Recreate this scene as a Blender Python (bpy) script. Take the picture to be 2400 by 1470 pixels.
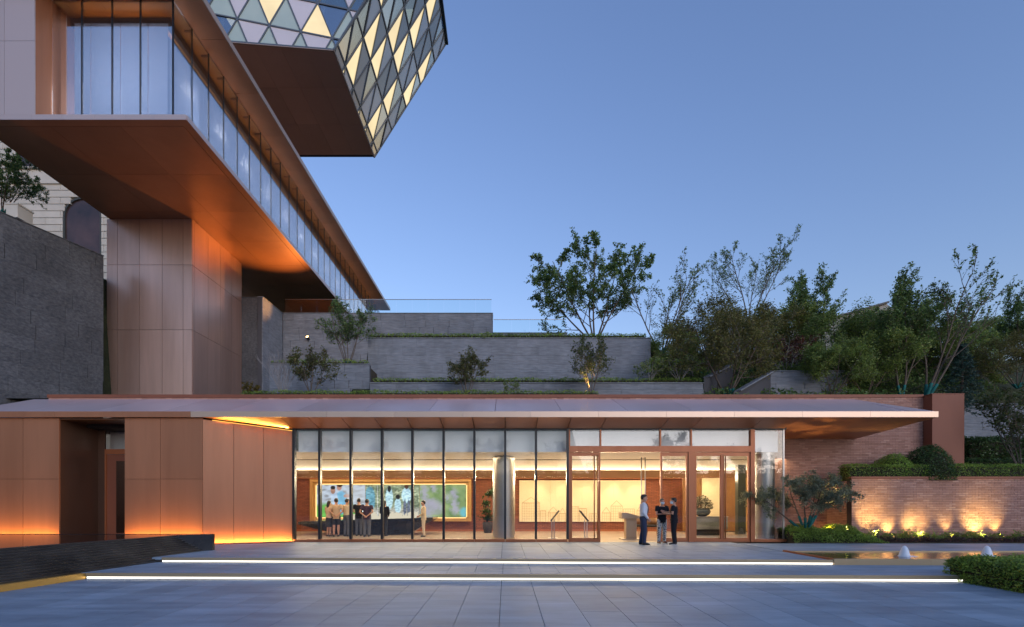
import bpy, bmesh, math, random
import numpy as np
from mathutils import Vector, Matrix

R = math.radians
SC = bpy.context.scene
for o in list(bpy.data.objects):
    bpy.data.objects.remove(o, do_unlink=True)

# ------------------------------------------------------------------ camera
CAMZ = 1.5
F, VX, HZ = 1180.0, 1186.0, 1177.0        # lens (pixels of the 2400 px photo), vanishing point
cam = bpy.data.cameras.new('camera')
cam.sensor_width = 36.0
cam.lens = F / 2400 * 36.0
cam.shift_x = (1200 - VX) / 2400
cam.shift_y = (HZ - 735) / 2400
cam.clip_start, cam.clip_end = 0.1, 3000
camo = bpy.data.objects.new('camera', cam)
SC.collection.objects.link(camo)
camo.location = (0, 0, CAMZ)
camo.rotation_euler = (R(90), 0, 0)
SC.camera = camo

# ------------------------------------------------------------------ sky, sun, exposure
SUN_EL, SUN_ROT = 12.0, 150.0
world = bpy.data.worlds.new('World')
SC.world = world
world.use_nodes = True
wn, wl = world.node_tree.nodes, world.node_tree.links
wn.clear()
sky = wn.new('ShaderNodeTexSky')
sky.sky_type = 'NISHITA'
sky.sun_disc = False
sky.sun_elevation = R(SUN_EL)
sky.sun_rotation = R(SUN_ROT)
sky.altitude = 50
sky.air_density = 1.6
sky.dust_density = 0.1
sky.ozone_density = 5.0
tint = wn.new('ShaderNodeMix'); tint.data_type = 'RGBA'; tint.blend_type = 'MULTIPLY'
tint.inputs[0].default_value = 1.0
tint.inputs[7].default_value = (1.05, 0.785, 0.865, 1)
wl.new(sky.outputs[0], tint.inputs[6])
bg = wn.new('ShaderNodeBackground')
bg.inputs[1].default_value = 0.15
wo = wn.new('ShaderNodeOutputWorld')
wl.new(tint.outputs[2], bg.inputs[0]); wl.new(bg.outputs[0], wo.inputs[0])

sun = bpy.data.lights.new('sun', 'SUN')
sun.energy = 0.62
sun.angle = R(45)
sun.specular_factor = 0.3
sun.color = (1.0, 0.95, 0.95)
suno = bpy.data.objects.new('sun', sun)
SC.collection.objects.link(suno)
suno.rotation_euler = (R(90 - SUN_EL), 0, R(180 - SUN_ROT))

SC.view_settings.view_transform = 'Standard'
SC.view_settings.look = 'None'
SC.view_settings.gamma = 1.0
SC.view_settings.exposure = 1.0
SC.view_settings.use_curve_mapping = False
SC.cycles.use_denoising = True
SC.cycles.max_bounces = 8
SC.cycles.transparent_max_bounces = 16
SC.cycles.sample_clamp_indirect = 6.0
SC.cycles.caustics_reflective = False
SC.cycles.caustics_refractive = False

# ------------------------------------------------------------------ helpers
def X(px, Y): return (px - VX) * Y / F
def Z(py, Y): return CAMZ + (HZ - py) * Y / F

COL = SC.collection
WORLDLOC = {}
def setup(o, loc=(0, 0, 0), parent=None):
    COL.objects.link(o)
    loc = Vector(loc)
    WORLDLOC[o.name] = loc
    if parent is not None:
        o.parent = parent
        o.location = loc - WORLDLOC.get(parent.name, Vector((0, 0, 0)))
    else:
        o.location = loc
    return o

def tag(o, label=None, cat=None, group=None, kind=None):
    if label: o['label'] = label
    if cat: o['category'] = cat
    if group: o['group'] = group
    if kind: o['kind'] = kind
    return o

def thing(name, loc, label, cat, group=None):
    o = bpy.data.objects.new(name, None)
    o.empty_display_size = 0.2
    setup(o, loc)
    return tag(o, label, cat, group)

def fast_mesh(name, V, Fq, mat=None, smooth=False):
    """V (n,3); Fq (m,k) equal-size faces -> mesh"""
    V = np.asarray(V, dtype=np.float32); Fq = np.asarray(Fq, dtype=np.int32)
    m = bpy.data.meshes.new(name)
    k = Fq.shape[1]; nf = Fq.shape[0]
    m.vertices.add(len(V)); m.vertices.foreach_set('co', V.ravel())
    m.loops.add(nf * k); m.loops.foreach_set('vertex_index', Fq.ravel())
    m.polygons.add(nf)
    m.polygons.foreach_set('loop_start', np.arange(0, nf * k, k, dtype=np.int32))
    m.polygons.foreach_set('loop_total', np.full(nf, k, dtype=np.int32))
    m.update(calc_edges=True)
    if smooth:
        m.polygons.foreach_set('use_smooth', np.ones(nf, dtype=bool))
    if mat: m.materials.append(mat)
    return m

class MB:
    def __init__(s): s.V = []; s.F = []
    def add(s, vs, fs):
        b = len(s.V); s.V += [tuple(v) for v in vs]; s.F += [tuple(i + b for i in f) for f in fs]
    def box(s, x0, x1, y0, y1, z0, z1):
        s.add([(x0,y0,z0),(x1,y0,z0),(x1,y1,z0),(x0,y1,z0),(x0,y0,z1),(x1,y0,z1),(x1,y1,z1),(x0,y1,z1)],
              [(0,3,2,1),(4,5,6,7),(0,1,5,4),(1,2,6,5),(2,3,7,6),(3,0,4,7)])
    def prism(s, poly, h):
        """poly: list of 3D points (planar), extruded by vector h"""
        n = len(poly); h = Vector(h)
        p = [Vector(q) for q in poly]
        s.add(p + [q + h for q in p],
              [tuple(range(n))[::-1], tuple(range(n, 2*n))] + [(i, (i+1) % n, n + (i+1) % n, n + i) for i in range(n)])
    def bar(s, a, b, w, d, up=(0, 0, 1)):
        a, b = Vector(a), Vector(b); t = (b - a).normalized()
        u = Vector(up)
        n1 = t.cross(u)
        if n1.length < 1e-4: n1 = t.cross(Vector((0, 1, 0)))
        n1.normalize(); n2 = n1.cross(t).normalized()
        q = [n1 * (w/2) + n2 * (d/2), -n1 * (w/2) + n2 * (d/2), -n1 * (w/2) - n2 * (d/2), n1 * (w/2) - n2 * (d/2)]
        s.add([a + k for k in q] + [b + k for k in q],
              [(0,1,2,3),(7,6,5,4),(0,4,5,1),(1,5,6,2),(2,6,7,3),(3,7,4,0)])
    def tube(s, pts, rad, seg=6, cap=True):
        pts = [Vector(p) for p in pts]; n = len(pts); b = len(s.V)
        ref = Vector((0.31, 0.87, 0.39))
        for i, p in enumerate(pts):
            t = (pts[min(i+1, n-1)] - pts[max(i-1, 0)])
            if t.length < 1e-6: t = Vector((0, 0, 1))
            t.normalize()
            u = t.cross(ref)
            if u.length < 0.05: u = t.cross(Vector((1, 0, 0)))
            u.normalize(); v = t.cross(u)
            r = rad[i] if hasattr(rad, '__len__') else rad
            for k in range(seg):
                a = 2*math.pi*k/seg
                s.V.append(tuple(p + u*(math.cos(a)*r) + v*(math.sin(a)*r)))
        for i in range(n-1):
            for k in range(seg):
                k2 = (k+1) % seg
                s.F.append((b+i*seg+k, b+i*seg+k2, b+(i+1)*seg+k2, b+(i+1)*seg+k))
        if cap:
            s.F.append(tuple(b + k for k in range(seg))[::-1])
            s.F.append(tuple(b + (n-1)*seg + k for k in range(seg)))
    def stack(s, secs, seg=14):
        """secs: (cx,cy,z,rx,ry) ellipses bottom to top, closed"""
        b = len(s.V); n = len(secs)
        for (cx, cy, z, rx, ry) in secs:
            for k in range(seg):
                a = 2*math.pi*k/seg
                s.V.append((cx + math.cos(a)*rx, cy + math.sin(a)*ry, z))
        for i in range(n-1):
            for k in range(seg):
                k2 = (k+1) % seg
                s.F.append((b+i*seg+k, b+i*seg+k2, b+(i+1)*seg+k2, b+(i+1)*seg+k))
        s.F.append(tuple(b + k for k in range(seg))[::-1])
        s.F.append(tuple(b + (n-1)*seg + k for k in range(seg)))
    def ellipsoid(s, c, r, seg=12, rings=8):
        secs = []
        for i in range(rings + 1):
            t = -math.pi/2 + math.pi * i / rings
            k = max(math.cos(t), 0.04)
            secs.append((c[0], c[1], c[2] + r[2]*math.sin(t), r[0]*k, r[1]*k))
        s.stack(secs, seg)
    def mesh(s, name, mat=None, smooth=False):
        m = bpy.data.meshes.new(name)
        m.from_pydata(s.V, [], s.F)
        if smooth:
            m.polygons.foreach_set('use_smooth', [True]*len(m.polygons))
        if mat: m.materials.append(mat)
        m.update()
        return m
    def build(s, name, mat, parent=None, smooth=False, loc=None):
        """vertices are in world space; the object's origin is placed at loc (default the parent's)"""
        base = Vector(loc) if loc is not None else (WORLDLOC[parent.name] if parent is not None else Vector((0,0,0)))
        s.V = [(v[0]-base.x, v[1]-base.y, v[2]-base.z) for v in s.V]
        o = bpy.data.objects.new(name, s.mesh(name, mat, smooth))
        return setup(o, base, parent)

PIECES = {}
def piece(name, size, c, mat, parent, rotz=0.0, bev=0.0, rot=None):
    """a box of its own, mesh data shared between boxes of one size"""
    key = (tuple(round(v, 3) for v in size), mat.name, bev)
    if key not in PIECES:
        a, b, d = [v/2 for v in size]
        mb = MB()
        if bev:
            e = bev   # front (-y) edges chamfered
            mb.add([(-a,-b+e,-d),(a,-b+e,-d),(a,-b+e,d),(-a,-b+e,d),(-a+e,-b,-d+e),(a-e,-b,-d+e),(a-e,-b,d-e),(-a+e,-b,d-e),
                    (-a,b,-d),(a,b,-d),(a,b,d),(-a,b,d)],
                   [(4,5,6,7),(0,1,5,4),(1,2,6,5),(2,3,7,6),(3,0,4,7),(0,8,9,1),(1,9,10,2),(2,10,11,3),(3,11,8,0),(8,11,10,9)])
        else:
            mb.box(-a, a, -b, b, -d, d)
        PIECES[key] = mb.mesh(name, mat)
    o = bpy.data.objects.new(name, PIECES[key])
    setup(o, c, parent)
    if rot is not None: o.rotation_euler = rot
    elif rotz: o.rotation_euler = (0, 0, rotz)
    return o

def boxp(name, x0, x1, y0, y1, z0, z1, mat, parent, bev=0.0):
    return piece(name, (x1-x0, y1-y0, z1-z0), ((x0+x1)/2, (y0+y1)/2, (z0+z1)/2), mat, parent, bev=bev)

# ------------------------------------------------------------------ materials
MATS = {}
def nodes_of(name):
    m = bpy.data.materials.new(name); m.use_nodes = True
    nt = m.node_tree; nt.nodes.clear()
    out = nt.nodes.new('ShaderNodeOutputMaterial')
    MATS[name] = m
    return m, nt, out

def rand_value(nt):
    gi = nt.nodes.new('ShaderNodeNewGeometry'); oi = nt.nodes.new('ShaderNodeObjectInfo')
    ad = nt.nodes.new('ShaderNodeMath'); ad.operation = 'ADD'
    nt.links.new(gi.outputs['Random Per Island'], ad.inputs[0]); nt.links.new(oi.outputs['Random'], ad.inputs[1])
    fr = nt.nodes.new('ShaderNodeMath'); fr.operation = 'FRACT'
    nt.links.new(ad.outputs[0], fr.inputs[0])
    return fr.outputs[0]

def ramp(nt, fac, stops):
    r = nt.nodes.new('ShaderNodeValToRGB')
    e = r.color_ramp.elements
    while len(e) < len(stops): e.new(0.5)
    for k, (p, c) in enumerate(stops):
        e[k].position = p; e[k].color = (c[0], c[1], c[2], 1)
    nt.links.new(fac, r.inputs[0])
    return r.outputs[0]

def pos_noise(nt, scale=(1, 1, 1), detail=4, rough=0.55, nscale=1.0):
    g = nt.nodes.new('ShaderNodeNewGeometry')
    mp = nt.nodes.new('ShaderNodeMapping'); mp.inputs['Scale'].default_value = scale
    nt.links.new(g.outputs['Position'], mp.inputs[0])
    n = nt.nodes.new('ShaderNodeTexNoise')
    n.inputs['Scale'].default_value = nscale; n.inputs['Detail'].default_value = detail; n.inputs['Roughness'].default_value = rough
    nt.links.new(mp.outputs[0], n.inputs['Vector'])
    return n.outputs[0]

def pbr(name, colors, rough=0.5, metal=0.0, rnd=0.0, noise=None, bump=None, rough_noise=0.0, spec=0.5, coat=0.0, stain=None):
    """colors: one colour or several, spread by noise=(scale xyz) ; rnd: brightness spread per piece ; bump=(scale xyz, strength, distance)"""
    m, nt, out = nodes_of(name)
    b = nt.nodes.new('ShaderNodeBsdfPrincipled')
    b.inputs['Roughness'].default_value = rough; b.inputs['Metallic'].default_value = metal
    b.inputs['Specular IOR Level'].default_value = spec
    if coat: b.inputs['Coat Weight'].default_value = coat
    if not isinstance(colors[0], (tuple, list)): colors = [colors]
    nz = pos_noise(nt, noise) if noise is not None else None
    if len(colors) > 1:
        f = nz if nz is not None else rand_value(nt)
        lo, hi = (0.3, 0.7) if nz is not None else (0.0, 1.0)
        n = len(colors)
        col = ramp(nt, f, [(lo + (hi-lo)*k/(n-1), c) for k, c in enumerate(colors)])
    else:
        rgb = nt.nodes.new('ShaderNodeRGB'); rgb.outputs[0].default_value = (*colors[0], 1); col = rgb.outputs[0]
    if rnd:
        rv = rand_value(nt)
        mr = nt.nodes.new('ShaderNodeMapRange'); mr.inputs[3].default_value = 1 - rnd; mr.inputs[4].default_value = 1 + rnd
        nt.links.new(rv, mr.inputs[0])
        mx = nt.nodes.new('ShaderNodeMix'); mx.data_type = 'RGBA'; mx.blend_type = 'MULTIPLY'; mx.inputs[0].default_value = 1
        nt.links.new(col, mx.inputs[6]); nt.links.new(mr.outputs[0], mx.inputs[7]); col = mx.outputs[2]
    if stain:
        sn = pos_noise(nt, stain[0], detail=6, rough=0.65)
        mr = nt.nodes.new('ShaderNodeMapRange'); mr.inputs[1].default_value = 0.33; mr.inputs[2].default_value = 0.67
        mr.inputs[3].default_value = stain[1]; mr.inputs[4].default_value = stain[2]
        nt.links.new(sn, mr.inputs[0])
        mx = nt.nodes.new('ShaderNodeMix'); mx.data_type = 'RGBA'; mx.blend_type = 'MULTIPLY'; mx.inputs[0].default_value = 1
        nt.links.new(col, mx.inputs[6]); nt.links.new(mr.outputs[0], mx.inputs[7]); col = mx.outputs[2]
    nt.links.new(col, b.inputs['Base Color'])
    if rough_noise and nz is not None:
        mr = nt.nodes.new('ShaderNodeMapRange'); mr.inputs[3].default_value = rough - rough_noise; mr.inputs[4].default_value = rough + rough_noise
        nt.links.new(nz, mr.inputs[0]); nt.links.new(mr.outputs[0], b.inputs['Roughness'])
    if bump:
        bn = pos_noise(nt, bump[0], detail=5)
        bp = nt.nodes.new('ShaderNodeBump'); bp.inputs['Strength'].default_value = bump[1]; bp.inputs['Distance'].default_value = bump[2]
        nt.links.new(bn, bp.inputs['Height']); nt.links.new(bp.outputs[0], b.inputs['Normal'])
    nt.links.new(b.outputs[0], out.inputs[0])
    return m

def glass(name, base, tintc=(1, 1, 1), rough=0.0, ior=1.5, wave=0.0):
    m, nt, out = nodes_of(name)
    tr = nt.nodes.new('ShaderNodeBsdfTransparent'); tr.inputs[0].default_value = (*tintc, 1)
    gl = nt.nodes.new('ShaderNodeBsdfGlossy'); gl.inputs['Roughness'].default_value = rough
    lw = nt.nodes.new('ShaderNodeLayerWeight'); lw.inputs[0].default_value = 0.5
    fr = nt.nodes.new('ShaderNodeMath'); fr.operation = 'POWER'; fr.inputs[1].default_value = 5.0
    nt.links.new(lw.outputs['Facing'], fr.inputs[0])
    mr = nt.nodes.new('ShaderNodeMapRange'); mr.inputs[3].default_value = base; mr.inputs[4].default_value = 1.0
    nt.links.new(fr.outputs[0], mr.inputs[0])
    mx = nt.nodes.new('ShaderNodeMixShader')
    nt.links.new(mr.outputs[0], mx.inputs[0]); nt.links.new(tr.outputs[0], mx.inputs[1]); nt.links.new(gl.outputs[0], mx.inputs[2])
    if wave:
        bn = pos_noise(nt, (0.6, 0.6, 0.35), detail=1)
        bp = nt.nodes.new('ShaderNodeBump'); bp.inputs['Strength'].default_value = wave; bp.inputs['Distance'].default_value = 0.02
        nt.links.new(bn, bp.inputs['Height']); nt.links.new(bp.outputs[0], gl.inputs['Normal'])
    nt.links.new(mx.outputs[0], out.inputs[0])
    return m

def emit(name, col, strength):
    m, nt, out = nodes_of(name)
    e = nt.nodes.new('ShaderNodeEmission'); e.inputs[0].default_value = (*col, 1); e.inputs[1].default_value = strength
    nt.links.new(e.outputs[0], out.inputs[0])
    return m

def attr_emit(name, strength):
    m, nt, out = nodes_of(name)
    a = nt.nodes.new('ShaderNodeAttribute'); a.attribute_name = 'picture'
    e = nt.nodes.new('ShaderNodeEmission'); e.inputs[1].default_value = strength
    nt.links.new(a.outputs['Color'], e.inputs[0]); nt.links.new(e.outputs[0], out.inputs[0])
    return m

def leafmat(name, stops, rough=0.48, trans=0.42):
    m, nt, out = nodes_of(name)
    gi = nt.nodes.new('ShaderNodeNewGeometry')
    n = len(stops)
    col = ramp(nt, gi.outputs['Random Per Island'], [(k/(n-1), c) for k, c in enumerate(stops)])
    nz = pos_noise(nt, (1.3, 1.3, 1.3), detail=2)
    mr = nt.nodes.new('ShaderNodeMapRange'); mr.inputs[1].default_value = 0.3; mr.inputs[2].default_value = 0.7
    mr.inputs[3].default_value = 0.7; mr.inputs[4].default_value = 1.35
    nt.links.new(nz, mr.inputs[0])
    mx = nt.nodes.new('ShaderNodeMix'); mx.data_type = 'RGBA'; mx.blend_type = 'MULTIPLY'; mx.inputs[0].default_value = 1
    nt.links.new(col, mx.inputs[6]); nt.links.new(mr.outputs[0], mx.inputs[7])
    b = nt.nodes.new('ShaderNodeBsdfPrincipled'); b.inputs['Roughness'].default_value = rough
    b.inputs['Specular IOR Level'].default_value = 0.5
    nt.links.new(mx.outputs[2], b.inputs['Base Color'])
    t = nt.nodes.new('ShaderNodeBsdfTranslucent'); nt.links.new(mx.outputs[2], t.inputs[0])
    ms = nt.nodes.new('ShaderNodeMixShader'); ms.inputs[0].default_value = trans
    nt.links.new(b.outputs[0], ms.inputs[1]); nt.links.new(t.outputs[0], ms.inputs[2])
    nt.links.new(ms.outputs[0], out.inputs[0])
    return m

COPPER = (0.42, 0.215, 0.135)
M_copper = pbr('copper_cladding', [(0.335,0.135,0.064),(0.405,0.175,0.09)], rough=0.46, metal=0.35, noise=(0.5,0.5,0.12), rnd=0.09, rough_noise=0.06, bump=((0.9,0.9,0.6),0.12,0.03), stain=((3,3,0.25),0.92,1.05))
M_copper_pier = pbr('copper_pier_cladding', [(0.54,0.355,0.285),(0.64,0.43,0.355)], rough=0.34, metal=0.7, noise=(0.5,0.5,0.12), rnd=0.08, rough_noise=0.06, bump=((0.7,0.7,0.5),0.15,0.03), stain=((3,3,0.25),0.92,1.05))  # lighter copy of the cladding copper; its stronger light put into the colour
M_copper_roof = pbr('copper_roof', [(0.76,0.62,0.65),(0.84,0.70,0.74)], rough=0.24, metal=0.35, noise=(0.4,0.4,0.4), rnd=0.07)  # mauve base puts the sky's lilac sheen into the colour
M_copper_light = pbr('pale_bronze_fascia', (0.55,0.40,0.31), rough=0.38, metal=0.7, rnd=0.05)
M_soffit = pbr('copper_soffit', [(0.47,0.19,0.085),(0.54,0.235,0.115)], rough=0.42, metal=0.3, noise=(0.3,0.3,0.3), rnd=0.08, stain=((0.8,0.8,0.8),0.92,1.04))
M_tower_soffit = pbr('tower_underside_panel', [(0.66,0.39,0.28),(0.74,0.45,0.33)], rough=0.5, metal=0.2, noise=(0.3,0.3,0.3), rnd=0.08)  # lighter soffit copper; light missing on the underside put into the colour
M_recess = pbr('shade_toned_reveal', [(0.10,0.055,0.038),(0.14,0.08,0.055)], rough=0.4, metal=0.5, noise=(0.5,0.5,0.2))  # shade inside the doorway recess put into the base colour
M_frame = pbr('bronze_door_frame', [(0.33,0.105,0.042),(0.39,0.14,0.06)], rough=0.38, metal=0.35, noise=(2,2,0.3))
M_rust = pbr('rust_brown_panel', [(0.20,0.065,0.035),(0.25,0.085,0.045)], rough=0.6, metal=0.1, noise=(0.8,0.8,0.3))
M_riser = pbr('bronze_riser', [(0.42,0.31,0.18),(0.50,0.38,0.23)], rough=0.45, metal=0.3, noise=(0.25,0.25,1))
M_goldtrim = pbr('gold_trim', (0.62,0.36,0.09), rough=0.4, metal=0.5)
M_blackmetal = pbr('black_fin', (0.014,0.014,0.017), rough=0.35)
M_joint = pbr('dark_joint', (0.02,0.017,0.015), rough=0.9)
M_blackstone = pbr('black_polished_stone', [(0.012,0.013,0.016),(0.022,0.023,0.028)], rough=0.14, noise=(2,2,2), spec=0.6)
M_wetstone = pbr('wet_black_stone', [(0.018,0.018,0.020),(0.085,0.078,0.072)], rough=0.28, noise=(0.9,1.1,2), bump=((3,9,9),0.6,0.03), spec=0.6)  # lighter tone puts water highlights into the stone colour
M_paving = pbr('granite_paving', [(0.205,0.275,0.35),(0.315,0.40,0.49)], rough=0.55, noise=(0.45,3.2,1), rnd=0.11, bump=((14,40,14),0.12,0.004), rough_noise=0.08, spec=0.3, stain=((0.7,1.6,1),0.82,1.10))
M_grout = pbr('paving_joint', (0.045,0.045,0.05), rough=0.95)
M_stone = pbr('grey_split_stone', [(0.155,0.17,0.195),(0.245,0.265,0.295)], rough=0.85, noise=(2.2,2.2,16), rnd=0.09, bump=((20,20,34),0.7,0.02), stain=((0.9,0.9,0.6),0.80,1.10))
M_stone_dark = pbr('dark_split_stone', [(0.060,0.063,0.072),(0.135,0.135,0.14)], rough=0.8, noise=(7,7,12), rnd=0.12, bump=((16,16,26),0.9,0.03), stain=((0.6,0.6,0.4),0.75,1.12))
M_slate = pbr('smooth_dark_slate', (0.06,0.062,0.072), rough=0.6, noise=(1,1,1))
M_soil = pbr('soil', [(0.035,0.027,0.018),(0.06,0.05,0.028)], rough=1, noise=(2,2,2))
M_hill = pbr('grassy_slope', [(0.022,0.03,0.012),(0.05,0.06,0.022)], rough=1, noise=(0.7,0.7,0.7), bump=((3,3,3),0.8,0.2))
M_cream = pbr('cream_limestone', [(0.50,0.48,0.42),(0.58,0.56,0.50)], rough=0.8, noise=(1,1,1), rnd=0.05)
M_brick = pbr('pink_brick', [(0.34,0.17,0.125),(0.42,0.225,0.17),(0.38,0.195,0.145),(0.46,0.265,0.205)], rough=0.8, rnd=0.07, bump=((30,30,30),0.3,0.006))
M_mortar = pbr('dark_mortar', (0.07,0.05,0.045), rough=0.95)
M_teal = pbr('teal_trunk_wrap', [(0.0,0.09,0.085),(0.01,0.15,0.14)], rough=0.8, noise=(8,8,14))
M_bark = pbr('grey_bark', [(0.085,0.065,0.05),(0.15,0.12,0.095)], rough=0.9, noise=(5,5,2))
M_bark_pale = pbr('pale_twig', [(0.25,0.23,0.23),(0.36,0.34,0.33)], rough=0.9, noise=(5,5,2))
M_white = pbr('white_panel', (0.62,0.62,0.62), rough=0.6)
M_dark = pbr('dark_interior', (0.03,0.025,0.025), rough=0.8)
M_steel = pbr('brushed_steel', (0.40,0.385,0.37), rough=0.32, metal=0.9)
M_concrete = pbr('pale_concrete', [(0.30,0.30,0.29),(0.42,0.41,0.39)], rough=0.9, noise=(0.7,0.7,2))

L_deep = leafmat('leaf_deep_green', [(0.068,0.122,0.043),(0.131,0.227,0.067),(0.207,0.297,0.077)])
L_mid = leafmat('leaf_mid_green', [(0.103,0.159,0.039),(0.191,0.270,0.060),(0.292,0.366,0.083)])
L_olive = leafmat('leaf_olive', [(0.090,0.100,0.027),(0.154,0.154,0.040),(0.217,0.190,0.054)])
L_red = leafmat('leaf_dark_red', [(0.084,0.028,0.022),(0.140,0.042,0.028),(0.098,0.063,0.028)])
L_blue = leafmat('leaf_blue_green', [(0.029,0.069,0.058),(0.049,0.108,0.088),(0.078,0.137,0.108)])
L_silver = leafmat('leaf_silver_green', [(0.112,0.150,0.093),(0.188,0.225,0.150),(0.282,0.291,0.188)])
L_hedge = leafmat('leaf_hedge', [(0.120,0.198,0.036),(0.215,0.336,0.059),(0.364,0.493,0.088)])
L_ball = leafmat('leaf_ball_shrub', [(0.031,0.070,0.022),(0.064,0.122,0.037),(0.107,0.172,0.052)], rough=0.4)
L_cover = leafmat('leaf_purple_cover', [(0.063,0.028,0.042),(0.070,0.070,0.035),(0.126,0.056,0.084)])
L_yellow = leafmat('leaf_yellow_shrub', [(0.14,0.10,0.015),(0.20,0.14,0.02),(0.09,0.09,0.02)])
L_core = pbr('hedge_shade_core', (0.03,0.028,0.015), rough=1)  # dark core; shade inside the foliage put into its colour
# ================================================================== THE SETTING
rng = random.Random(7)
T0, T1, T2 = 0.0, -0.13, -0.27            # terrace, middle tread, lower plaza

def ground_sheet():
    mb = MB()
    mb.add([(-400,-400,-0.42),(400,-400,-0.42),(400,900,-0.42),(-400,900,-0.42)], [(0,1,2,3)])
    tag(mb.build('ground', M_grout), 'dark bedding ground beneath the paved plaza', None, kind='structure')
ground_sheet()

SLAB_W = 0.655
def slab_field(root, x0, x1, yf, yb, top, length, mat=M_paving, thick=0.06, first=None):
    """granite slabs in columns, staggered; yf(x), yb(x) front and back edges"""
    g = 0.009
    n = int(math.ceil((x1 - x0) / SLAB_W))
    for i in range(n):
        xa = x0 + i*SLAB_W; xb = min(xa + SLAB_W, x1)
        if xb - xa < 0.08: continue
        ya, yb_ = yf((xa+xb)/2), yb((xa+xb)/2)
        y = ya - (length * ((i * 0.37) % 1.0) if first is None else first(i))
        while y < yb_:
            a, b = max(y, ya), min(y + length, yb_)
            if b - a > 0.05:
                h = rng.uniform(0.0, 0.0022)
                boxp('slab', xa + g/2, xb - g/2, a + g/2, b - g/2, top - thick, top - 0.002 + h, mat, root)
            y += length

# the two riser lines (slightly askew to the pavilion)
def yU(x): return 13.36 - 0.0313 * (x - 0)     # upper riser
def yL(x): return 11.39 - 0.0218 * (x - 0)     # lower riser
FLOOR_L = -9.75

plaza = setup(bpy.data.objects.new('lower_plaza', None)); tag(plaza, 'blue grey granite slab plaza in the foreground', None, kind='structure')
slab_field(plaza, -13.2, 14.6, lambda x: 4.6, lambda x: yL(x) - 0.03, T2, 1.9)
bed = MB(); bed.box(-40, 40, -30, 4.58, T2-0.05, T2-0.004); tag(bed.build('plaza_ground', M_paving), 'grey paved ground continuing behind the viewpoint', None, kind='structure')
mid = setup(bpy.data.objects.new('middle_tread', None)); tag(mid, 'broad granite tread between the two lit steps', None, kind='structure')
slab_field(mid, -9.9, 14.6, lambda x: yL(x), lambda x: yU(x) - 0.03, T1, 1.05)
ter = setup(bpy.data.objects.new('entrance_terrace', None)); tag(ter, 'granite terrace in front of the glass pavilion', None, kind='structure')
slab_field(ter, -16.5, 8.42, lambda x: yU(x), lambda x: 18.93, T0, 1.45)
slab_field(ter, 8.44, 20.0, lambda x: 15.42, lambda x: 18.3, T0, 1.45)
for (a, b, yy0, yy1, t) in ((-9.9, 14.6, yL, yU, T1), (-16.5, 8.44, yU, lambda x: 19.0, T0)):
    mb = MB()
    mb.prism([(a, yy0(a)+0.02, t-0.05), (b, yy0(b)+0.02, t-0.05), (b, yy1(b), t-0.05), (a, yy1(a), t-0.05)], (0, 0, -0.35))
    tag(mb.build('paving_base', M_grout), 'mortar bed under the granite slabs of the steps', None, kind='structure')
mb = MB(); mb.box(8.44, 30, 15.40, 24, -0.4, -0.05); tag(mb.build('paving_base', M_grout), 'mortar bed under the granite path beside the pool', None, kind='structure')
mb = MB(); mb.box(20.0, 40, 11.0, 18.3, -0.3, -0.02); tag(mb.build('path', M_paving), 'grey paved path running off beyond the pool', None, kind='structure')

# ---- lit steps : bronze riser + white light strip
M_led = emit('white_light_strip', (1.0, 0.93, 0.82), 1.5)
def lit_step(name, xa, xb, yfun, top, h, label):
    t = thing(name, (xa, yfun(xa), top-h), label, 'step', 'lit steps up to the terrace')
    A, B = Vector((xa, yfun(xa), 0)), Vector((xb, yfun(xb), 0))
    n = 8
    for i in range(n):
        a = A.lerp(B, i/n); b = A.lerp(B, (i+1)/n); d = (b-a).normalized()*0.003
        mb = MB()
        mb.prism([(a.x+d.x, a.y-0.028, top-h*0.60), (b.x-d.x, b.y-0.028, top-h*0.60), (b.x-d.x, b.y+0.0, top-h*0.60), (a.x+d.x, a.y+0.0, top-h*0.60)], (0, 0, h*0.60+0.002))
        mb.build('riser_panel', M_riser, t)
    mb = MB()
    mb.prism([(xa+0.01, A.y-0.012, top-h+0.012), (xb-0.01, B.y-0.012, top-h+0.012), (xb-0.01, B.y+0.01, top-h+0.012), (xa+0.01, A.y+0.01, top-h+0.012)], (0, 0, h*0.30))
    mb.build('light_strip', M_led, t)
    mb = MB()
    mb.prism([(xa, A.y+0.012, top-h-0.02), (xb, B.y+0.012, top-h-0.02), (xb, B.y+0.03, top-h-0.02), (xa, A.y+0.03, top-h-0.02)], (0, 0, h))
    mb.build('riser_back', M_joint, t)
lit_step('lit_step', -9.32, 8.50, yU, T0, 0.13, 'upper bronze step edge with a white light strip, between cascade and pool')
lit_step('lit_step', -9.66, 10.25, yL, T1, 0.14, 'lower, longer bronze step edge with a white light strip')

# ---- far terrain (slope behind the walls)
def sm(t): t = max(0.0, min(1.0, t)); return t*t*(3-2*t)
def terrain_h(x, y):
    if x < -7.2:
        h = 5.9 + 7.3*sm((y-34.2)/0.6)
    elif x < 7.0:
        h = 5.9 + 0.9*sm((y-23.15)/0.3) + 2.85*sm((y-25.7)/0.4) + 3.5*sm((y-35.9)/0.8)
    else:
        k = sm((x-7.0)/3.0)
        flat = 5.9 + 0.9*sm((y-23.15)/0.3) + 2.85*sm((y-25.7)/0.4) + 3.5*sm((y-35.9)/0.8)
        sl = 5.9 + 4.3*sm((y-22.0)/9.0) + 2.2*sm((y-30)/14.0)
        if x > 18.3: sl += (2.2-sl)*sm((x-18.3)/0.4)*(1-sm((y-24.1)/0.8))
        h = flat*(1-k) + sl*k
    wx = -22.1 + (min(max(y,18.9),25.2)-18.9)*0.344 - 0.75
    if x < wx: h = max(h, 5.9+7.4*sm((wx-x)/0.3))
    return h
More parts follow.
